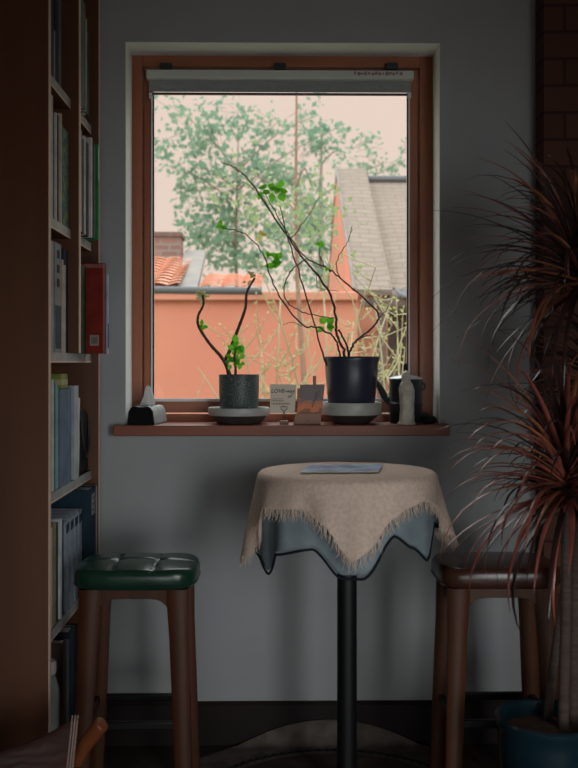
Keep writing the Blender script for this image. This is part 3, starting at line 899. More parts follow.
MB().lathe([(0, 0), (rp * .90, 0), (rp * .94, .004), (rp * .985, ph * .5), (rp, ph - .004), (rp * .99, ph), (rp * .94, ph), (rp * .92, ph - .014), (0, ph - .016)], 56).build('pot', pot_pattern(), gp)
MB().lathe([(rp * .915, ph - .0135), (rp * .5, ph - .011), (.004, ph - .008)], 40).build('soil', M['soil'], gp)
def L2(px, py, Y, r):
    p = W(px, py, Y); return p - r.location
def leaf(mb, p, d, up, L, wd, lobes=False):
    """small pointed leaf, folded along its midrib"""
    d = d.normalized(); s_ = d.cross(up).normalized(); u = s_.cross(d)
    prof = [(0, .05), (.18, .7), (.38, 1.0), (.6, .86), (.82, .46), (1, .03)]
    rows = []
    for t, w_ in prof:
        q_ = p + d * (L * t) - u * (L * .18 * t * t)
        if lobes: w_ *= 1 + .18 * (1 if int(t * 9) % 2 else -1)
        rows.append([q_ - s_ * wd * w_ + u * wd * w_ * .3, q_, q_ + s_ * wd * w_ + u * wd * w_ * .3])
    mb.grid(rows)
def rnd_dir(r, up=.3):
    return Vector((r.uniform(-1, 1), r.uniform(-1, 1), r.uniform(-.6, 1) + up)).normalized()
rl = random.Random(11)
def leaf_cluster(parent, px, py, Y, n, L, spread, m, name='leaf_cluster', face=True):
    mb = MB()
    for i in range(n):
        a = 2 * pi * i / n + rl.uniform(-.5, .5)
        d = Vector((cos(a), rl.uniform(-.5, .3), sin(a) * .8 + .1))
        up = Vector((rl.uniform(-.3, .3), -1, .5))
        p = L2(px + rl.uniform(-spread, spread), py + rl.uniform(-spread, spread), Y + rl.uniform(-.01, .01), parent)
        leaf(mb, p, d, up, L * rl.uniform(.8, 1.2), L * .42 * rl.uniform(.8, 1.15))
    return mb.build(name, m, parent)
def stem(parent, pts, r0, r1, m, knob=0.0, name='stem'):
    P_ = spline([L2(*p, parent) for p in pts], 6)
    if name == 'branch':
        P_ = [p + Vector((rl.gauss(0, .0016), rl.gauss(0, .0016), rl.gauss(0, .0016))) * min(1, i / 6.0) for i, p in enumerate(P_)]
    R_ = lerp_r(r0, r1, len(P_))
    if knob: R_ = [r * (1 + knob * abs(sin(i * 1.9))) for i, r in enumerate(R_)]
    b = MB(); b.tube(P_, R_, 8)
    return b.build(name, m, parent)
G = GY_
stem(gp, [(230, 381, G), (226.8, 367, G - .005), (220.5, 356, G - .01), (209.6, 343.6, G - .015), (199, 327, G - .02), (198.2, 316, G - .02), (203.4, 304.7, G - .015), (203, 295, G - .012)], .0065, .0035, M['bark'], .25)
stem(gp, [(232, 381, G), (225.8, 361, G + .004), (230, 350, G + .01), (239, 326.5, G + .02), (245.4, 308, G + .024), (247, 292, G + .02), (254.8, 278, G + .02)], .0070, .0038, M['bark'], .25)
stem(gp, [(235.5, 381, G - .01), (235.5, 366, G - .012), (234.5, 356, G - .015), (237, 347, G - .02)], .0050, .0030, M['bark'], .2)
for (px, py, n, L, s_) in ((203, 327, 4, .024, 2), (238, 347, 9, .030, 5), (233, 357, 6, .026, 3), (238, 362, 5, .024, 3), (229, 363, 4, .022, 2)):
    leaf_cluster(gp, px, py, G - .018, n, L, s_, M['leaf'])
bud_m = mat('bud_olive', rgb(186, 190, 140), .7, c2=rgb(160, 150, 116), scale=40, trans=.4)
for (px, py, n, L, s_) in ((203, 294, 7, .022, 3), (200, 299, 4, .018, 2), (253, 275, 6, .016, 3), (248, 283, 4, .014, 2)):
    leaf_cluster(gp, px, py, G, n, L, s_, bud_m, 'bud_cluster')

# middle: navy pot with long bare branches
c = W(351.5, 425, GY_)
bowl(c.x, GY_, 60 / 2 / 257.0, .068, W(0, 402.3, GY_).z - ST_Z, .048, 'white banded saucer bowl under the navy pot')
npx = tag(empty('potted_shrub', (c.x, GY_, W(0, 402.3, GY_).z + .0005 - .0135)), 'tall spindly shrub with few bright leaves in a navy pot', 'potted plant')
ph = W(0, 356.5, GY_).z - npx.location.z; rp = 28 / 257.0
MB().lathe([(0, 0), (rp * .80, 0), (rp * .83, .004), (rp * .93, ph * .62), (rp * .95, ph * .86), (rp, ph - .012), (rp, ph - .002), (rp * .985, ph), (rp * .95, ph - .001), (rp * .92, ph - .014), (0, ph - .018)], 56).build('pot', M['navy_pot'], npx)
MB().lathe([(rp * .915, ph - .0135), (rp * .5, ph - .011), (.004, ph - .008)], 40).build('soil', M['soil'], npx)
br = [
    ([(345, 365, G), (344, 352, G), (337, 335, G - .01), (336, 319, G - .015), (331, 296, G - .02), (316, 273, G - .02), (303, 258, G - .01), (290, 240, G), (272, 214, G + .01), (258, 193, G + .01), (246, 177, G + .01), (235, 168, G + .01), (221, 162, G + .01)], .0050, .0016),
    ([(348, 365, G), (350, 352, G), (357, 340, G + .01), (372, 328, G + .02), (378.5, 317, G + .02), (372, 305.6, G + .02), (349, 286, G + .02), (329, 269, G + .03), (306, 258, G + .03), (288, 234, G + .03), (272, 206, G + .03), (264, 190, G + .03)], .0044, .0014),
    ([(327, 366, G - .03), (322.6, 353, G - .03), (308, 303, G - .03), (293, 254, G - .02), (285, 228, G - .02), (280, 205, G - .02)], .0032, .0016),
    ([(341, 365, G - .02), (339, 352, G - .02), (334, 338, G - .03), (319, 328, G - .04), (303, 325, G - .04), (284, 303, G - .04), (272, 280, G - .03), (264, 256, G - .03), (255, 243, G - .03), (243, 233, G - .03), (228, 229, G - .03), (221, 227, G - .03)], .0036, .0013),
    ([(306, 259, G + .03), (292, 270, G + .035), (285, 285, G + .035), (286, 300, G + .03), (300, 311, G + .02), (318, 316, G + .01), (335, 318, G - .012)], .0022, .0018),
    ([(331, 272, G + .03), (327, 268, G + .025), (321, 259.6, G + .02), (319, 251, G + .02), (321, 246, G + .02)], .0020, .0014),
    ([(345, 283, G + .02), (337, 272, G + .015), (338, 257, G + .01), (347, 243, G + .01), (352, 226, G + .01)], .0020, .0010),
    ([(349, 365, G - .01), (348, 350, G - .01), (341, 333, G - .01), (338, 330, G - .01)], .0040, .0028),
    ([(378, 318, G + .02), (385, 312, G + .02), (391, 303, G + .02)], .0018, .0009),
    ([(357, 340, G + .01), (366, 336, G), (372, 336, G), (377, 331, G)], .0020, .0009),
    ([(290, 240, G), (300, 228, G), (312, 210, G + .01), (320, 196, G + .01)], .0019, .0008),
    ([(272, 214, G + .01), (264, 200, G), (252, 188, G), (243, 181, G)], .0018, .0009),
    ([(316, 273, G - .02), (318, 286, G - .02), (325, 290, G - .01), (338, 291, G)], .0014, .0008),
    ([(302, 326, G - .04), (292, 322, G - .04), (283, 325, G - .04)], .0014, .0008),
]
for pts, r0, r1 in br: stem(npx, pts, r0, r1, M['stem_red'], .22, 'branch')
for (px, py, n, L, s_) in ((325, 325, 5, .036, 4), (274, 263, 6, .036, 4), (272, 190, 5, .036, 4), (262, 191, 4, .030, 3), (281, 190, 4, .036, 3), (222, 227, 4, .026, 2), (321, 245, 4, .022, 2),
                           (269, 255, 3, .022, 2), (327, 269, 3, .014, 1)):
    leaf_cluster(npx, px, py, G - .005, n, L, s_, M['leaf'])
leaf_cluster(npx, 261, 235, G, 3, .026, 2, M['leaf_yellow'])

# tissue box
tbx = tag(empty('tissue_box', (W(140.5, 425, 3.80).x, 3.80, ST_Z), radians(-10)), 'silver tissue box with black end at the left of the sill', 'tissue box')
hwb, hwt, hb, dp = .055, .044, .070, .175
out = [(-hwb, 0), (hwb, 0), (hwt + .004, hb * .72), (hwt - .006, hb * .95), (hwt - .02, hb), (.006, hb * .955), (-.006, hb * .955), (-hwt + .02, hb), (-hwt + .006, hb * .95), (-hwt - .004, hb * .72)]
MB().prism([(x * .985, z * .985 + .0005) for x, z in out], 'y', .0, .0035).build('end_panel', cmat((22, 22, 24)), tbx, smooth=False)
MB().prism(out, 'y', .004, dp).build('box_body', M['silver'], tbx, bevel=.006)
MB().box(-.020, .05, hb * .955, .020, .11, hb + .006).build('slot_frame', cmat((176, 182, 182)), tbx, smooth=False, bevel=.003)
b = MB(); g = []
for i in range(10):
    t = i / 9
    row = []
    for j in range(25):
        a = 2 * pi * j / 24
        rx = .026 * (1 - .75 * t ** 1.6) * (1 + .25 * sin(3 * a + t * 2)); ry = .014 * (1 - .7 * t) * (1 + .3 * cos(4 * a))
        row.append(Vector((.002 + .004 * t + rx * cos(a), .08 + ry * sin(a), hb + .003 + .070 * t + .006 * sin(2 * a) * t)))
    g.append(row)
b.grid(g); b.build('tissue', M['tissue'], tbx, solid=.0008)

# white handwritten card on a heart wire holder
CY = 3.835
cp = W(284, 424, CY)
hd = tag(empty('card_holder', (cp.x, CY, ST_Z)), 'tiny wooden block with a heart shaped wire holding the white card', 'card holder')
MB().box(-.017, -.012, 0, .017, .012, .014).build('block', M['card_wood'], hd, smooth=False, bevel=.002)
hp = []
for i in range(33):
    t = 2 * pi * i / 32
    hp.append(Vector((.0125 * sin(t) ** 3, -.006, .060 + .0115 * (13 * cos(t) - 5 * cos(2 * t) - 2 * cos(3 * t) - cos(4 * t)) / 16)))
b = MB(); b.tube(hp, .0010, 6); b.tube([Vector((-.004, -.006, .0135)), Vector((-.004, -.006, .036)), Vector((0, -.006, .0475))], .0010, 6); b.tube([Vector((.004, -.006, .0135)), Vector((.004, -.006, .036)), Vector((0, -.006, .0475))], .0010, 6)
b.build('heart_wire', M['dark_metal'], hd)
ca = W(270, 384, CY); cb = W(296, 413, CY)
wc = tag(empty('handwritten_card', ((ca.x + cb.x) / 2, CY - .001, cb.z)), 'white card with black handwriting left of the picture stand', 'card')
cw = (cb.x - ca.x) / 2; ch = ca.z - cb.z
MB().prism([(-cw, 0), (cw * .90, 0), (cw * 1.04, ch * .98), (-cw * .98, ch)], 'y', 0, .0012).build('card_sheet', M['card'], wc, smooth=False)
def text_obj(txt, size, x, z, y, parent, m, shear=.2, name='handwriting', rx=pi / 2, rz=0, rot=0.0):
    cu = bpy.data.curves.new(name, 'FONT'); cu.body = txt; cu.size = size; cu.shear = shear; cu.extrude = .0002; cu.offset = .0002
    o = bpy.data.objects.new(name, cu); COL.objects.link(o); o.parent = parent
    cu.materials.append(m)
    me = bpy.data.meshes.new_from_object(o.evaluated_get(bpy.context.evaluated_depsgraph_get()))
    bpy.data.objects.remove(o); bpy.data.curves.remove(cu)
    o = bpy.data.objects.new(name, me); COL.objects.link(o); o.parent = parent
    o.location = (x, y, z); o.rotation_euler = (rx, rot, rz)
    return o
text_obj('LOVE-way', .021, -cw * .93, ch * .70, -.0004, wc, M['ink'])
text_obj('of', .018, cw * .35, ch * .53, -.0004, wc, M['ink'])
b = MB()
for (z, x0, x1, k) in ((ch * .43, -cw * .9, cw * .05, 9), (ch * .32, -cw * .9, cw * .55, 15)):
    b.tube([Vector((x0 + (x1 - x0) * i / (k * 4), -.0003, z + .0035 * sin(i * pi / 2) + .0018 * sin(i * 2.3))) for i in range(k * 4 + 1)], .0006, 5)
b.tube([Vector((-cw * .9, -.0003, ch * .49)), Vector((0, -.0003, ch * .50))], .0005, 5)
b.build('pen_strokes', M['ink'], wc)

# orange picture on a little wooden stand
py_ = 3.83
a0 = W(293, 424, py_); a1 = W(321, 424, py_); th = W(293, 384.5, py_).z - ST_Z; pw = (a1.x - a0.x) / 2
ps = tag(empty('picture_stand', ((a0.x + a1.x) / 2, py_, ST_Z)), 'slanted orange landscape picture in a small wooden stand', 'picture stand')
MB().prism([(-pw, 0), (pw * .96, 0), (pw * .99, th * .28), (-pw * .82, th * .28)], 'y', -.014, .0).build('stand_front', M['card_wood'], ps, smooth=False, bevel=.001)
def picture_mat():
    m = bpy.data.materials.new('landscape_print'); m.use_nodes = True
    nt = m.node_tree; p = nt.nodes['Principled BSDF']; p.inputs['Roughness'].default_value = .6
    tc = nt.nodes.new('ShaderNodeTexCoord'); sp = nt.nodes.new('ShaderNodeSeparateXYZ'); nz = nt.nodes.new('ShaderNodeTexNoise'); nz.inputs['Scale'].default_value = 26
    ad = nt.nodes.new('ShaderNodeMath'); ad.operation = 'MULTIPLY_ADD'; ad.inputs[1].default_value = .07
    r = nt.nodes.new('ShaderNodeValToRGB'); r.color_ramp.interpolation = 'CONSTANT'; e = r.color_ramp.elements
    e[0].position = 0; e[0].color = rgb(150, 96, 80); e[1].position = .085; e[1].color = rgb(206, 122, 76)
    for q_, c_ in ((.112, rgb(176, 116, 92)), (.128, rgb(120, 104, 104))): x = e.new(q_); x.color = c_
    nt.links.new(tc.outputs['Object'], sp.inputs[0]); nt.links.new(tc.outputs['Object'], nz.inputs['Vector'])
    nt.links.new(nz.outputs[0], ad.inputs[0]); nt.links.new(sp.outputs['Z'], ad.inputs[2]); nt.links.new(ad.outputs[0], r.inputs[0]); nt.links.new(r.outputs[0], p.inputs['Base Color'])
    return m
MB().prism([(-pw * .80, th * .05), (pw * .97, th * .05), (pw * 1.28, th), (-pw * .48, th)], 'y', .0008, .0035).build('picture_print', picture_mat(), ps, smooth=False)
b = MB(); b.tube([Vector((pw * .35, -.0004, th * .42)), Vector((pw * .62, -.0004, th * .66)), Vector((pw * .66, -.0004, th * .84))], [.0012, .0009, .0006], 6)
b.tube([Vector((pw * .60, -.0004, th * .64)), Vector((pw * .92, -.0004, th * .74))], [.0009, .0005], 6); b.tube([Vector((pw * .64, -.0004, th * .72)), Vector((pw * .9, -.0004, th * .86))], [.0009, .0005], 6)
b.build('painted_tree', M['ink'], ps)
MB().box(-pw * .7, .004, .02, pw * .9, .006, th * .9).build('backing', M['card_wood'], ps, smooth=False)
MB().box(pw * .42, .0065, th * .5, pw * .66, .014, th * 1.22).build('clip', M['card_wood'], ps, smooth=False, bevel=.001)
b = MB(); b.lathe([(0, 0), (.0022, 0), (.0022, .001), (0, .001)], 12); 
o = b.build('screw', M['dark_metal'], ps); o.location = (pw * .02, -.0143, th * .09); o.rotation_euler = (pi / 2, 0, 0)

# black kettle
KY = 3.915
kc = W(405.7, 423, KY)
kt = tag(empty('kettle', (kc.x, KY, ST_Z)), 'black lidded kettle with short spout behind the white statuette', 'kettle')
kr = 16.4 / 254.0
kh = W(0, 379.5, KY).z - ST_Z; km = W(0, 404, KY).z - ST_Z
MB().lathe([(0, 0), (kr * .93, 0), (kr * .97, .006), (kr * .985, km - .006), (kr * 1.03, km - .003), (kr * 1.04, km + .003), (kr * .99, km + .006), (kr * 1.0, kh - .004), (kr * 1.01, kh)], 48).build('body', M['kettle'], kt)
MB().lathe([(kr * 1.03, kh + .0004), (kr * 1.05, kh + .003), (kr * 1.02, kh + .006), (kr * .8, kh + .011), (kr * .3, kh + .017), (.004, kh + .018)], 48).build('lid', M['steel_rim'], kt)
MB().lathe([(.005, kh + .0185), (.004, kh + .026), (.008, kh + .032), (.009, kh + .05), (.006, kh + .062), (0, kh + .064)], 20).build('lid_knob', M['black_paint'], kt)
b = MB(); b.tube(spline([(-kr * .88, .018, km + .008), (-kr * 1.2, .034, km + .026), (-kr * 1.48, .040, km + .060), (-kr * 1.72, .044, km + .086)], 6), lerp_r(.018, .010, 19), 14)
b.build('spout', M['kettle'], kt)
b = MB(); b.tube(spline([(kr * .98, -.01, kh - .016), (kr * 1.12, -.012, kh - .018), (kr * 1.14, -.012, kh - .034), (kr * .98, -.01, kh - .04)], 5), .005, 10); b.build('side_handle', M['kettle'], kt)
b = MB(); b.tube(spline([(kr * .98, -.01, .03), (kr * 1.2, -.014, .036), (kr * 1.3, -.014, .03)], 5), .006, 10); b.build('tap', M['kettle'], kt)

# white statuette: robed standing figure
SYY = 3.815
sc_ = W(406.5, 425, SYY)
stt = tag(empty('statuette', (sc_.x, SYY, ST_Z)), 'white porcelain statuette of a robed standing figure on the sill', 'statuette')
hs = (W(0, 370.5, SYY).z - ST_Z)
prof = [(0, 1.22, 1.1), (.012, 1.26, 1.15), (.03, 1.22, 1.1), (.045, 1.06, 1.0), (.07, 1.0, .95), (.2, .94, .86), (.38, .92, .84), (.5, .98, .88), (.60, 1.03, .9), (.66, .98, .86), (.72, .92, .8), (.77, .74, .68), (.80, .56, .58),
        (.83, .56, .62), (.87, .62, .70), (.91, .60, .69), (.95, .50, .58), (.98, .32, .38), (1, .04, .05)]
rings = []
br_ = .0285
for t, a_, b_ in [(p0[0] + (p1[0] - p0[0]) * k / 4, p0[1] + (p1[1] - p0[1]) * k / 4, p0[2] + (p1[2] - p0[2]) * k / 4) for p0, p1 in zip(prof, prof[1:]) for k in range(4)] + [prof[-1]]:
    ring = []
    for k in range(48):
        a = 2 * pi * k / 48; f = 1.0
        if .05 < t < .70: f += .05 * sin(9 * a + 4 * sin(t * 9)) * min(1, (t - .05) * 8) + .03 * sin(15 * a - t * 20)
        fr = max(0, -sin(a))                         # the front
        if .52 < t < .66: f += .22 * fr ** 3 * math.exp(-((t - .59) / .035) ** 2)        # folded forearms
        if .83 < t < .95: f -= .10 * fr ** 6                                               # face set in the veil
        if .872 < t < .892: f += .07 * max(0, -sin(a)) ** 40                                # nose
        ring.append(Vector((br_ * a_ * f * cos(a) + .002 * sin(t * 5), br_ * b_ * f * sin(a), hs * t)))
    rings.append(ring)
MB().loft(rings).build('figure', M['white_stone'], stt, angle=80)
MB().lathe([(0, .0), (.030, 0)], 6)
# small dark lump
lc = W(426, 424, 3.86)
b = MB()
b.lathe([(.004, 0), (.022, .001), (.0315, .008), (.033, .016), (.028, .025), (.016, .030), (.003, .031)], 28)
o = tag(b.build('stone', M['black_paint']), 'small black rounded lump on the sill right of the statuette', 'stone')
o.location = (W(428.5, 424, 3.875).x, 3.875, ST_Z); o.scale = (1, .8, 1)

# ------------------------------------------------------------------ leather chair at lower left
chx = tag(empty('leather_chair', (-.78, 2.40, 0)), 'low chair with reddish brown tooled leather back at the lower left', 'chair')
def tooled():
    m = mat('tooled_leather', rgb(62, 32, 26), .45, c2=rgb(50, 26, 22), scale=9, spec=.5)
    nt = m.node_tree; p = nt.nodes['Principled BSDF']
    tc = nt.nodes.new('ShaderNodeTexCoord'); wv = nt.nodes.new('ShaderNodeTexWave'); wv.wave_type = 'RINGS'; wv.inputs['Scale'].default_value = 14; wv.inputs['Distortion'].default_value = 9; wv.inputs['Detail'].default_value = 1
    bp = nt.nodes.new('ShaderNodeBump'); bp.inputs['Strength'].default_value = .25; bp.inputs['Distance'].default_value = .003
    nt.links.new(tc.outputs['Object'], wv.inputs['Vector']); nt.links.new(wv.outputs[0], bp.inputs['Height']); nt.links.new(bp.outputs[0], p.inputs['Normal'])
    return m
def lc_(px, py, Y):
    p = W(px, py, Y); return p - Vector(chx.location)
ed = [(-50, 762), (-25, 756), (0, 748.5), (25, 742), (45, 734), (60, 726), (72, 718), (80, 714.5)]
g = []
for i in range(9):
    v = i / 8
    row = []
    for j, (px, py) in enumerate(ed):
        u = j / (len(ed) - 1)
        p = lc_(px + (0 if j < 6 else -2.5 * sin(v * pi / 2) * (j - 5)), py, 2.60)
        p.y -= .10 * v * v + .03 * (1 - u) ** 2 + .02 * sin(v * pi)
        p.z = p.z * (1 - v) + v * (.20 + .02 * u)
        row.append(p)
    g.append(row)
MB().grid(g).build('leather_back', tooled(), chx, solid=.006, sub=1)
for k, dx in enumerate((0.0, -.007, -.014)):
    b = MB(); b.tube(spline([row[-1] + Vector((dx - .004, -.0055 - .0012 * 0, 0)) for row in g], 3), .0011, 6)
    b.build('edge_stitching', mat('pale_thread_%d' % k, rgb(190, 160, 146), .8), chx)
b = MB(); b.tube(spline([lc_(76, 762, 2.68), lc_(85, 745, 2.67), lc_(99, 727, 2.65), lc_(103, 723, 2.645)], 6), [.020] * 6 + [.021] * 9 + [.020, .018, .014, .008], 14)
tag(b.build('arm_end', wood('chair_wood', rgb(128, 70, 36), rgb(106, 56, 30), .4, 'x'), chx), 'orange wood arm end')
cwood = M['stool_wood']
for (x, y) in ((-.19, .20), (.22, .22), (-.19, -.30), (.22, -.30)):
    MB().tube([Vector((x, y, 0)), Vector((x * .96, y * .96, .30))], [.016, .022], 12).build('leg', cwood, chx)
MB().box(-.21, -.32, .17, .23, .20, .195).build('seat_frame', cwood, chx, smooth=False, bevel=.004)
MB().box(-.20, -.31, .1955, .22, .12, .235).build('seat', M['brown_leather'], chx, smooth=True, bevel=.015)

# ------------------------------------------------------------------ outside
GZ = -.35
M['ground'] = mat('garden_ground', rgb(120, 116, 92), .95, c2=rgb(96, 108, 70), scale=1.5)
struct(MB().box(-14, 4.3, GZ - .1, 14, 30, GZ).build('ground', M['ground'], smooth=False))
M['stucco'] = mat('orange_stucco', rgb(206, 140, 118), .9, c2=rgb(200, 132, 110), scale=1.2, bump=.15, bscale=60, spec=.1)
M['stucco2'] = mat('orange_stucco_house', rgb(206, 146, 124), .9, c2=rgb(198, 138, 116), scale=1.5, spec=.1)
M['grey_metal'] = mat('grey_gutter', rgb(92, 94, 96), .6, spec=.2)
M['flash'] = mat('zinc_flashing', rgb(122, 117, 110), .8, c2=rgb(110, 106, 101), scale=4)
M['slate'] = brick_mat('old_shingles', rgb(132, 120, 108), rgb(124, 113, 102), rgb(108, 98, 89), 1.0, bw=.22, rh=.06, ms=.006, use='XZ', jit=.12)
M['render'] = mat('pink_grey_render', rgb(118, 98, 90), .9, c2=rgb(94, 80, 76), scale=2.5, bump=.3, bscale=20)
M['chim'] = brick_mat('chimney_brick', rgb(136, 112, 104), rgb(118, 98, 92), rgb(130, 124, 120), 1.0, bw=.2, rh=.07, ms=.012, use='ALL')
M['render_dark'] = mat('weathered_boards', rgb(112, 96, 88), .9, c2=rgb(84, 72, 68), scale=5, stretch=(6, 6, .4))
# orange outbuilding on the left
OY = 9.5
xl = -3.2; hx = .79
ob = tag(empty('outbuilding', (-1.2, OY, GZ)), 'low orange stucco outbuilding with red tiled roof across the yard', 'building')
wt = W(200, 300.5, OY).z
at(MB().box(xl, OY, GZ, hx - .005, OY + .2, wt).build('wall', M['stucco'], smooth=False), ob)
at(MB().box(xl, OY - .05, wt + .0005, hx - .005, OY + .2, W(200, 291.5, OY - .05).z).build('cornice', M['stucco2'], smooth=False, bevel=.01), ob)
gz = W(200, 288, OY - .05).z
b = MB(); b.tube([Vector((xl, OY - .03, gz)), Vector((W(262, 290, OY).x, OY - .03, gz - .03))], .040, 10); at(b.build('gutter', M['grey_metal']), ob)
def tiles(x0, x1, y0, z0, y1, z1, name):
    """roof slope of rolled clay tiles in courses, eave (y0, z0) to top (y1, z1)"""
    mb = MB(); n = max(2, int((x1 - x0) / .028)); rows = max(2, int(math.hypot(y1 - y0, z1 - z0) / .16))
    nrm = Vector((0, -(z1 - z0), (y1 - y0))).normalized()
    for r in range(rows):
        g = []
        for e, lift in ((0, .03), (1, .004)):
            t = (r + e) / rows
            g.append([Vector((x0 + (x1 - x0) * i / n, y0 + (y1 - y0) * t, z0 + (z1 - z0) * t)) + nrm * (lift + .022 * abs(sin(i * pi / 7))) for i in range(n + 1)])
        mb.grid(g)
    return at(mb.build(name, M['tile'], solid=.012), ob)
M['tile'] = mat('clay_tile', rgb(230, 180, 156), .8, c2=rgb(220, 158, 130), scale=9)
e0 = W(150, 287, OY + .1); top1 = W(150, 257, 11.6)
ex = W(183, 287, OY + .1).x
tiles(xl, W(179, 287, OY + .1).x, OY + .1, e0.z, 11.6, top1.z, 'tiled_roof')
e1 = W(195, 289, OY + .12); t1 = W(195, 276.5, 10.6)
tiles(W(199, 289, OY + .12).x, W(262, 289, OY + .12).x, OY + .12, e1.z, 10.6, t1.z, 'tiled_roof')
fa = W(177, 289, OY + .08); fb = W(197, 289, OY + .08); fc_ = W(206, 250, 11.7); fd = W(185, 250, 11.7)
b = MB(); b.loft([[fa, fb, fb + Vector((0, .04, -.05)), fa + Vector((0, .04, -.05))], [fd + Vector((0, 0, 0)), fc_, fc_ + Vector((0, .04, -.05)), fd + Vector((0, .04, -.05))]])
at(b.build('valley_flashing', M['flash'], smooth=False), ob)
at(MB().box(xl, OY + .2, GZ, hx - .01, 11.9, wt - .05).build('back_block', M['stucco2'], smooth=False), ob)
c0 = W(154, 258, 11.4); c1 = W(182, 233, 11.4)
ch_ = at(MB().box(c0.x, 11.4, wt, c1.x - .02, 11.8, c1.z - .04).build('chimney', M['chim'], smooth=False), ob)
q = MB().box(c0.x - .03, 11.37, c1.z - .039, c1.x, 11.83, c1.z + .01).build('chimney_cap', M['render_dark'], smooth=False)
q.parent = ch_
# gabled house on the right
gh = tag(empty('gabled_house', (1.6, 12.5, GZ)), 'orange gabled house with weathered shingle roof and stone coped gable', 'house')
HY0, HY1, HA = 10.0, 15.3, 12.75
ze = W(354, 283, HY0).z; zap = W(336, 168, HA).z
Xg0, Xg1 = hx, 1.13
def gpoly(d):
    return [(HY0, GZ), (HY1, GZ), (HY1, ze - d), (HA, zap - d), (HY0, ze - d)]
at(MB().prism(gpoly(.06), 'x', Xg0, Xg1).build('gable_wall', M['stucco2'], smooth=False), gh)
def slab(x0, x1, dz, th, name, m, ov=.10):
    sl_ = (zap - ze) / (HA - HY0)
    b = MB()
    pr = [(HY0 - ov, ze - ov * sl_ + dz), (HA, zap + dz), (HY1 + ov, ze - ov * sl_ + dz), (HY1 + ov, ze - ov * sl_ + dz - th), (HA, zap + dz - th), (HY0 - ov, ze - ov * sl_ + dz - th)]
    b.prism(pr, 'x', x0, x1)
    return at(b.build(name, m, smooth=False), gh)
slab(Xg0 - .012, Xg1 + .03, .0, .055, 'gable_coping', M['slate'], .12)
slab(Xg1 + .031, 7.0, -.17, .10, 'shingle_roof', M['slate'], .05)
b = MB(); b.tube([Vector((Xg1 + .03, HA, zap - .15)), Vector((7, HA, zap - .15))], .055, 8); at(b.build('ridge_cap', M['grey_metal']), gh)
b = MB(); sl_ = (zap - ze) / (HA - HY0)
b.tube([Vector((Xg0 - .01, HY0 - .12, ze - .12 * sl_ + .005)), Vector((Xg0 - .01, HA, zap + .01))], .018, 8); at(b.build('verge_flashing', M['flash']), gh)
at(MB().box(Xg1 + .001, HY0 + .06, GZ, 7, HY0 + .26, ze - .27).build('front_wall', M['render'], smooth=False), gh)
b = MB()
n = 60; g = [[], []]
for i in range(n + 1):
    x = 1.18 + 1.6 * i / n
    for k, (yy, zz) in enumerate(((HY0 - .55, 2.08), (HY0 + .05, 2.20))): g[k].append(Vector((x, yy, zz + .018 * sin(i * 1.6))))
b.grid(g); at(b.build('corrugated_awning', M['grey_metal'], solid=.006), gh)
at(MB().box(.98, HY0 - .50, GZ, 1.06, HY0 - .42, 1.98).build('awning_post', M['render_dark'], smooth=False), gh)
at(MB().box(.82, HY0 - .52, 1.99, 3.0, HY0 - .40, 2.07).build('awning_beam', M['render_dark'], smooth=False), gh)
at(MB().box(1.28, HY0 - .02, GZ, 1.9, HY0 + .058, 1.72).build('shed_door', M['render_dark'], smooth=False), gh)

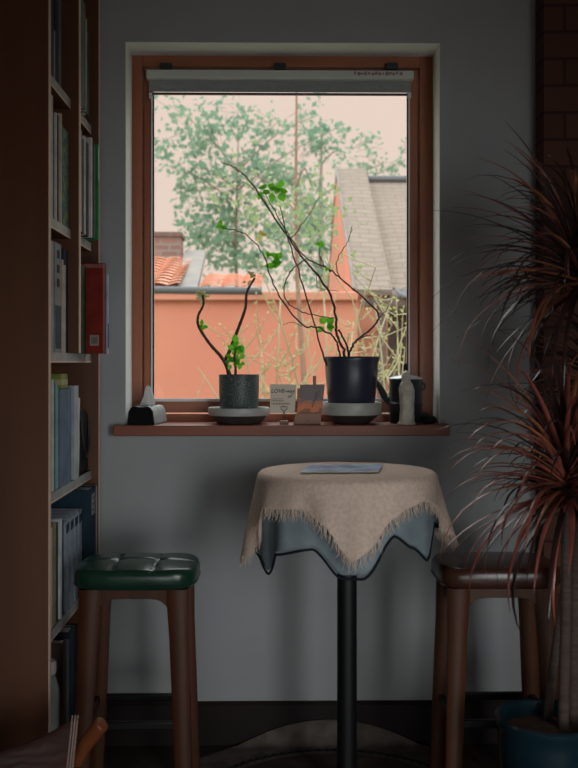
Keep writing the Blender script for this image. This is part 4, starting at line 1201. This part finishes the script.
# trees beyond
def leafmat(n, a, b_): return mat(n, a, .6, c2=b_, scale=2.0, trans=.5)
M['tl1'] = leafmat('tree_leaf', rgb(116, 152, 132), rgb(140, 168, 138))
M['tl2'] = leafmat('tree_leaf_light', rgb(128, 156, 108), rgb(146, 166, 120))
M['trunk'] = mat('tree_bark', rgb(150, 136, 122), .9, c2=rgb(126, 114, 102), scale=6)
M['pale_bark'] = mat('pale_bark', rgb(156, 126, 106), .9, c2=rgb(140, 112, 94), scale=6)
M['twig'] = mat('pale_twig', rgb(166, 156, 126), .8, c2=rgb(150, 144, 106), scale=4)
M['bud'] = mat('spring_bud', rgb(158, 164, 104), .7, trans=.4)
rt = random.Random(99)
THIN = .85
def tree(name, label, px, Y, top_py, blobs, lm, leaf_size, tr, group, seedbr=26):
    base = W(px, 362, Y); base.z = GZ
    r = tag(empty(name, base), label, 'tree', group)
    tp = W(px + rt.uniform(-4, 4), top_py, Y) - base
    tk = spline([Vector((0, 0, 0)), Vector((.05, 0, tp.z * .3)), Vector((-.03, .02, tp.z * .65)), tp], 8)
    b = MB(); b.tube(tk, lerp_r(tr, tr * .25, len(tk)), 8); b.build('trunk', M['trunk'] if tr > .05 else M['pale_bark'], r)
    bb_ = MB(); lf = MB()
    for (bx, by, rx, ry, n) in blobs:
        c_ = W(bx, by, Y) - base; s_ = Y / 1000.0
        # bough to the blob
        st_ = min(tk, key=lambda q_: abs(q_.z - (c_.z - abs(c_.x) * .6)))
        mid = st_.lerp(c_, .5) + Vector((0, rt.uniform(-.3, .3), .12))
        P_ = spline([st_, mid, c_ + Vector((0, rt.uniform(-.4, .4), 0))], 5)
        bb_.tube(P_, lerp_r(tr * .30, tr * .07, len(P_)), 5)
        k = max(2, int(n * THIN) // 14)
        for q in range(k):
            a = rt.uniform(0, 2 * pi); e = rt.random() ** .6
            p = c_ + Vector((cos(a) * rx * s_ * e, rt.uniform(-1, 1) * .7, sin(a) * ry * s_ * e))
            d = (p - c_); d = d.normalized() if d.length > .01 else Vector((1, 0, 0))
            tw = [c_.lerp(p, .4), p, p + (d + Vector((0, 0, -.4))) * .22]
            bb_.tube(tw, [tr * .07, tr * .05, tr * .03], 4)
            for m_ in range(14):
                t = rt.random()
                pp = tw[1].lerp(tw[2], t) + Vector((rt.gauss(0, .12), rt.gauss(0, .12), rt.gauss(0, .11)))
                dd = Vector((rt.uniform(-1, 1), rt.uniform(-1, 1), rt.uniform(-1, .3))).normalized()
                sd = dd.cross(Vector((rt.uniform(-1, 1), rt.uniform(-1, 1), rt.uniform(-1, 1)))).normalized()
                L = leaf_size * rt.uniform(.7, 1.3); u = dd.cross(sd) * L * .12
                lf.add([pp, pp + dd * L * .5 + sd * L * .34 + u, pp + dd * L, pp + dd * L * .5 - sd * L * .34 + u], [(0, 1, 2), (0, 2, 3)])
    bb_.build('boughs', M['trunk'], r)
    lf.build('foliage', lm, r, smooth=False)
    return r
tree('broadleaf_tree', 'big loose blue green tree rising behind the tiled roof', 238, 17.0, 172,
     [(175, 112, 22, 8, 50), (190, 132, 26, 14, 120), (165, 165, 14, 14, 50), (188, 165, 24, 14, 90), (222, 150, 36, 22, 260), (238, 112, 34, 12, 110), (278, 122, 40, 22, 260),
      (320, 112, 14, 20, 56), (344, 125, 18, 10, 40), (240, 185, 55, 26, 560), (208, 222, 24, 28, 300), (250, 235, 55, 30, 560), (295, 165, 36, 26, 360), (225, 255, 40, 24, 260)],
     M['tl1'], .118, .06, 'trees beyond the outbuilding')
tree('broadleaf_tree', 'blue green tree behind the gabled house, its twigs over the roof ridge', 322, 19.0, 130,
     [(300, 205, 36, 40, 420), (320, 240, 22, 44, 300), (345, 155, 32, 14, 120), (385, 166, 22, 10, 90), (300, 255, 34, 26, 280), (405, 160, 10, 14, 40)],
     M['tl1'], .118, .08, 'trees beyond the outbuilding')
tree('slender_tree', 'slender pale trunked tree with yellow green leaves in mid window', 300, 9.0, 92,
     [(292, 190, 34, 22, 120), (245, 178, 32, 14, 90), (315, 215, 20, 30, 90), (275, 215, 30, 20, 80), (312, 180, 18, 20, 60)],
     M['tl2'], .062, .036, 'trees beyond the outbuilding')
# bare shrubs with opening buds, in the yard
def shrub(px, Y, label, n, lean, hgt, seed):
    q = random.Random(seed)
    base = W(px, 362, Y); base.z = GZ
    r = tag(empty('budding_shrub', base), label, 'shrub', 'budding shrubs in the yard')
    tw = MB(); bd = MB()
    for i in range(n):
        h = hgt * q.uniform(.6, 1.05); dx = lean[0] + (lean[1] - lean[0]) * (i + .5) / n + q.uniform(-.1, .1)
        P_ = spline([Vector((q.uniform(-.08, .08), q.uniform(-.1, .1), 0)), Vector((dx * .25, q.uniform(-.2, .2), h * .45)), Vector((dx * .65, q.uniform(-.3, .3), h * .8)), Vector((dx, q.uniform(-.3, .3), h))], 7)
        tw.tube(P_, lerp_r(.013, .004, len(P_)), 5)
        for k in range(10, len(P_)):
            if q.random() < .42:
                d = Vector((q.uniform(-1, 1), q.uniform(-.6, .6), q.uniform(.1, 1))).normalized(); L = q.uniform(.15, .5)
                e = P_[k] + d * L; md = P_[k].lerp(e, .5) + Vector((0, 0, -.03))
                tw.tube([P_[k], md, e], [.005, .004, .003], 4)
                for m_ in range(5):
                    p = P_[k].lerp(e, (m_ + 1) / 5.0)
                    for z_ in range(1):
                        leaf(bd, p, Vector((q.uniform(-1, 1), q.uniform(-1, 1), q.uniform(-.2, 1))), Vector((q.uniform(-.4, .4), -1, .4)), q.uniform(.016, .036), .009)
    tw.build('twigs', M['twig'], r); bd.build('buds', M['bud'], r)
shrub(330, 8.0, 'pale budding shrub before the corner of the gabled house', 12, (-.7, .6), 2.6, 1)
shrub(398, 7.0, 'pale budding shrub at the right edge of the window', 8, (-.45, .25), 2.2, 2)
shrub(272, 8.6, 'pale budding shrub before the middle of the orange wall', 8, (-.7, .5), 2.5, 3)
shrub(196, 8.8, 'thin budding shrub before the left of the orange wall', 2, (-.5, .2), 1.6, 4)
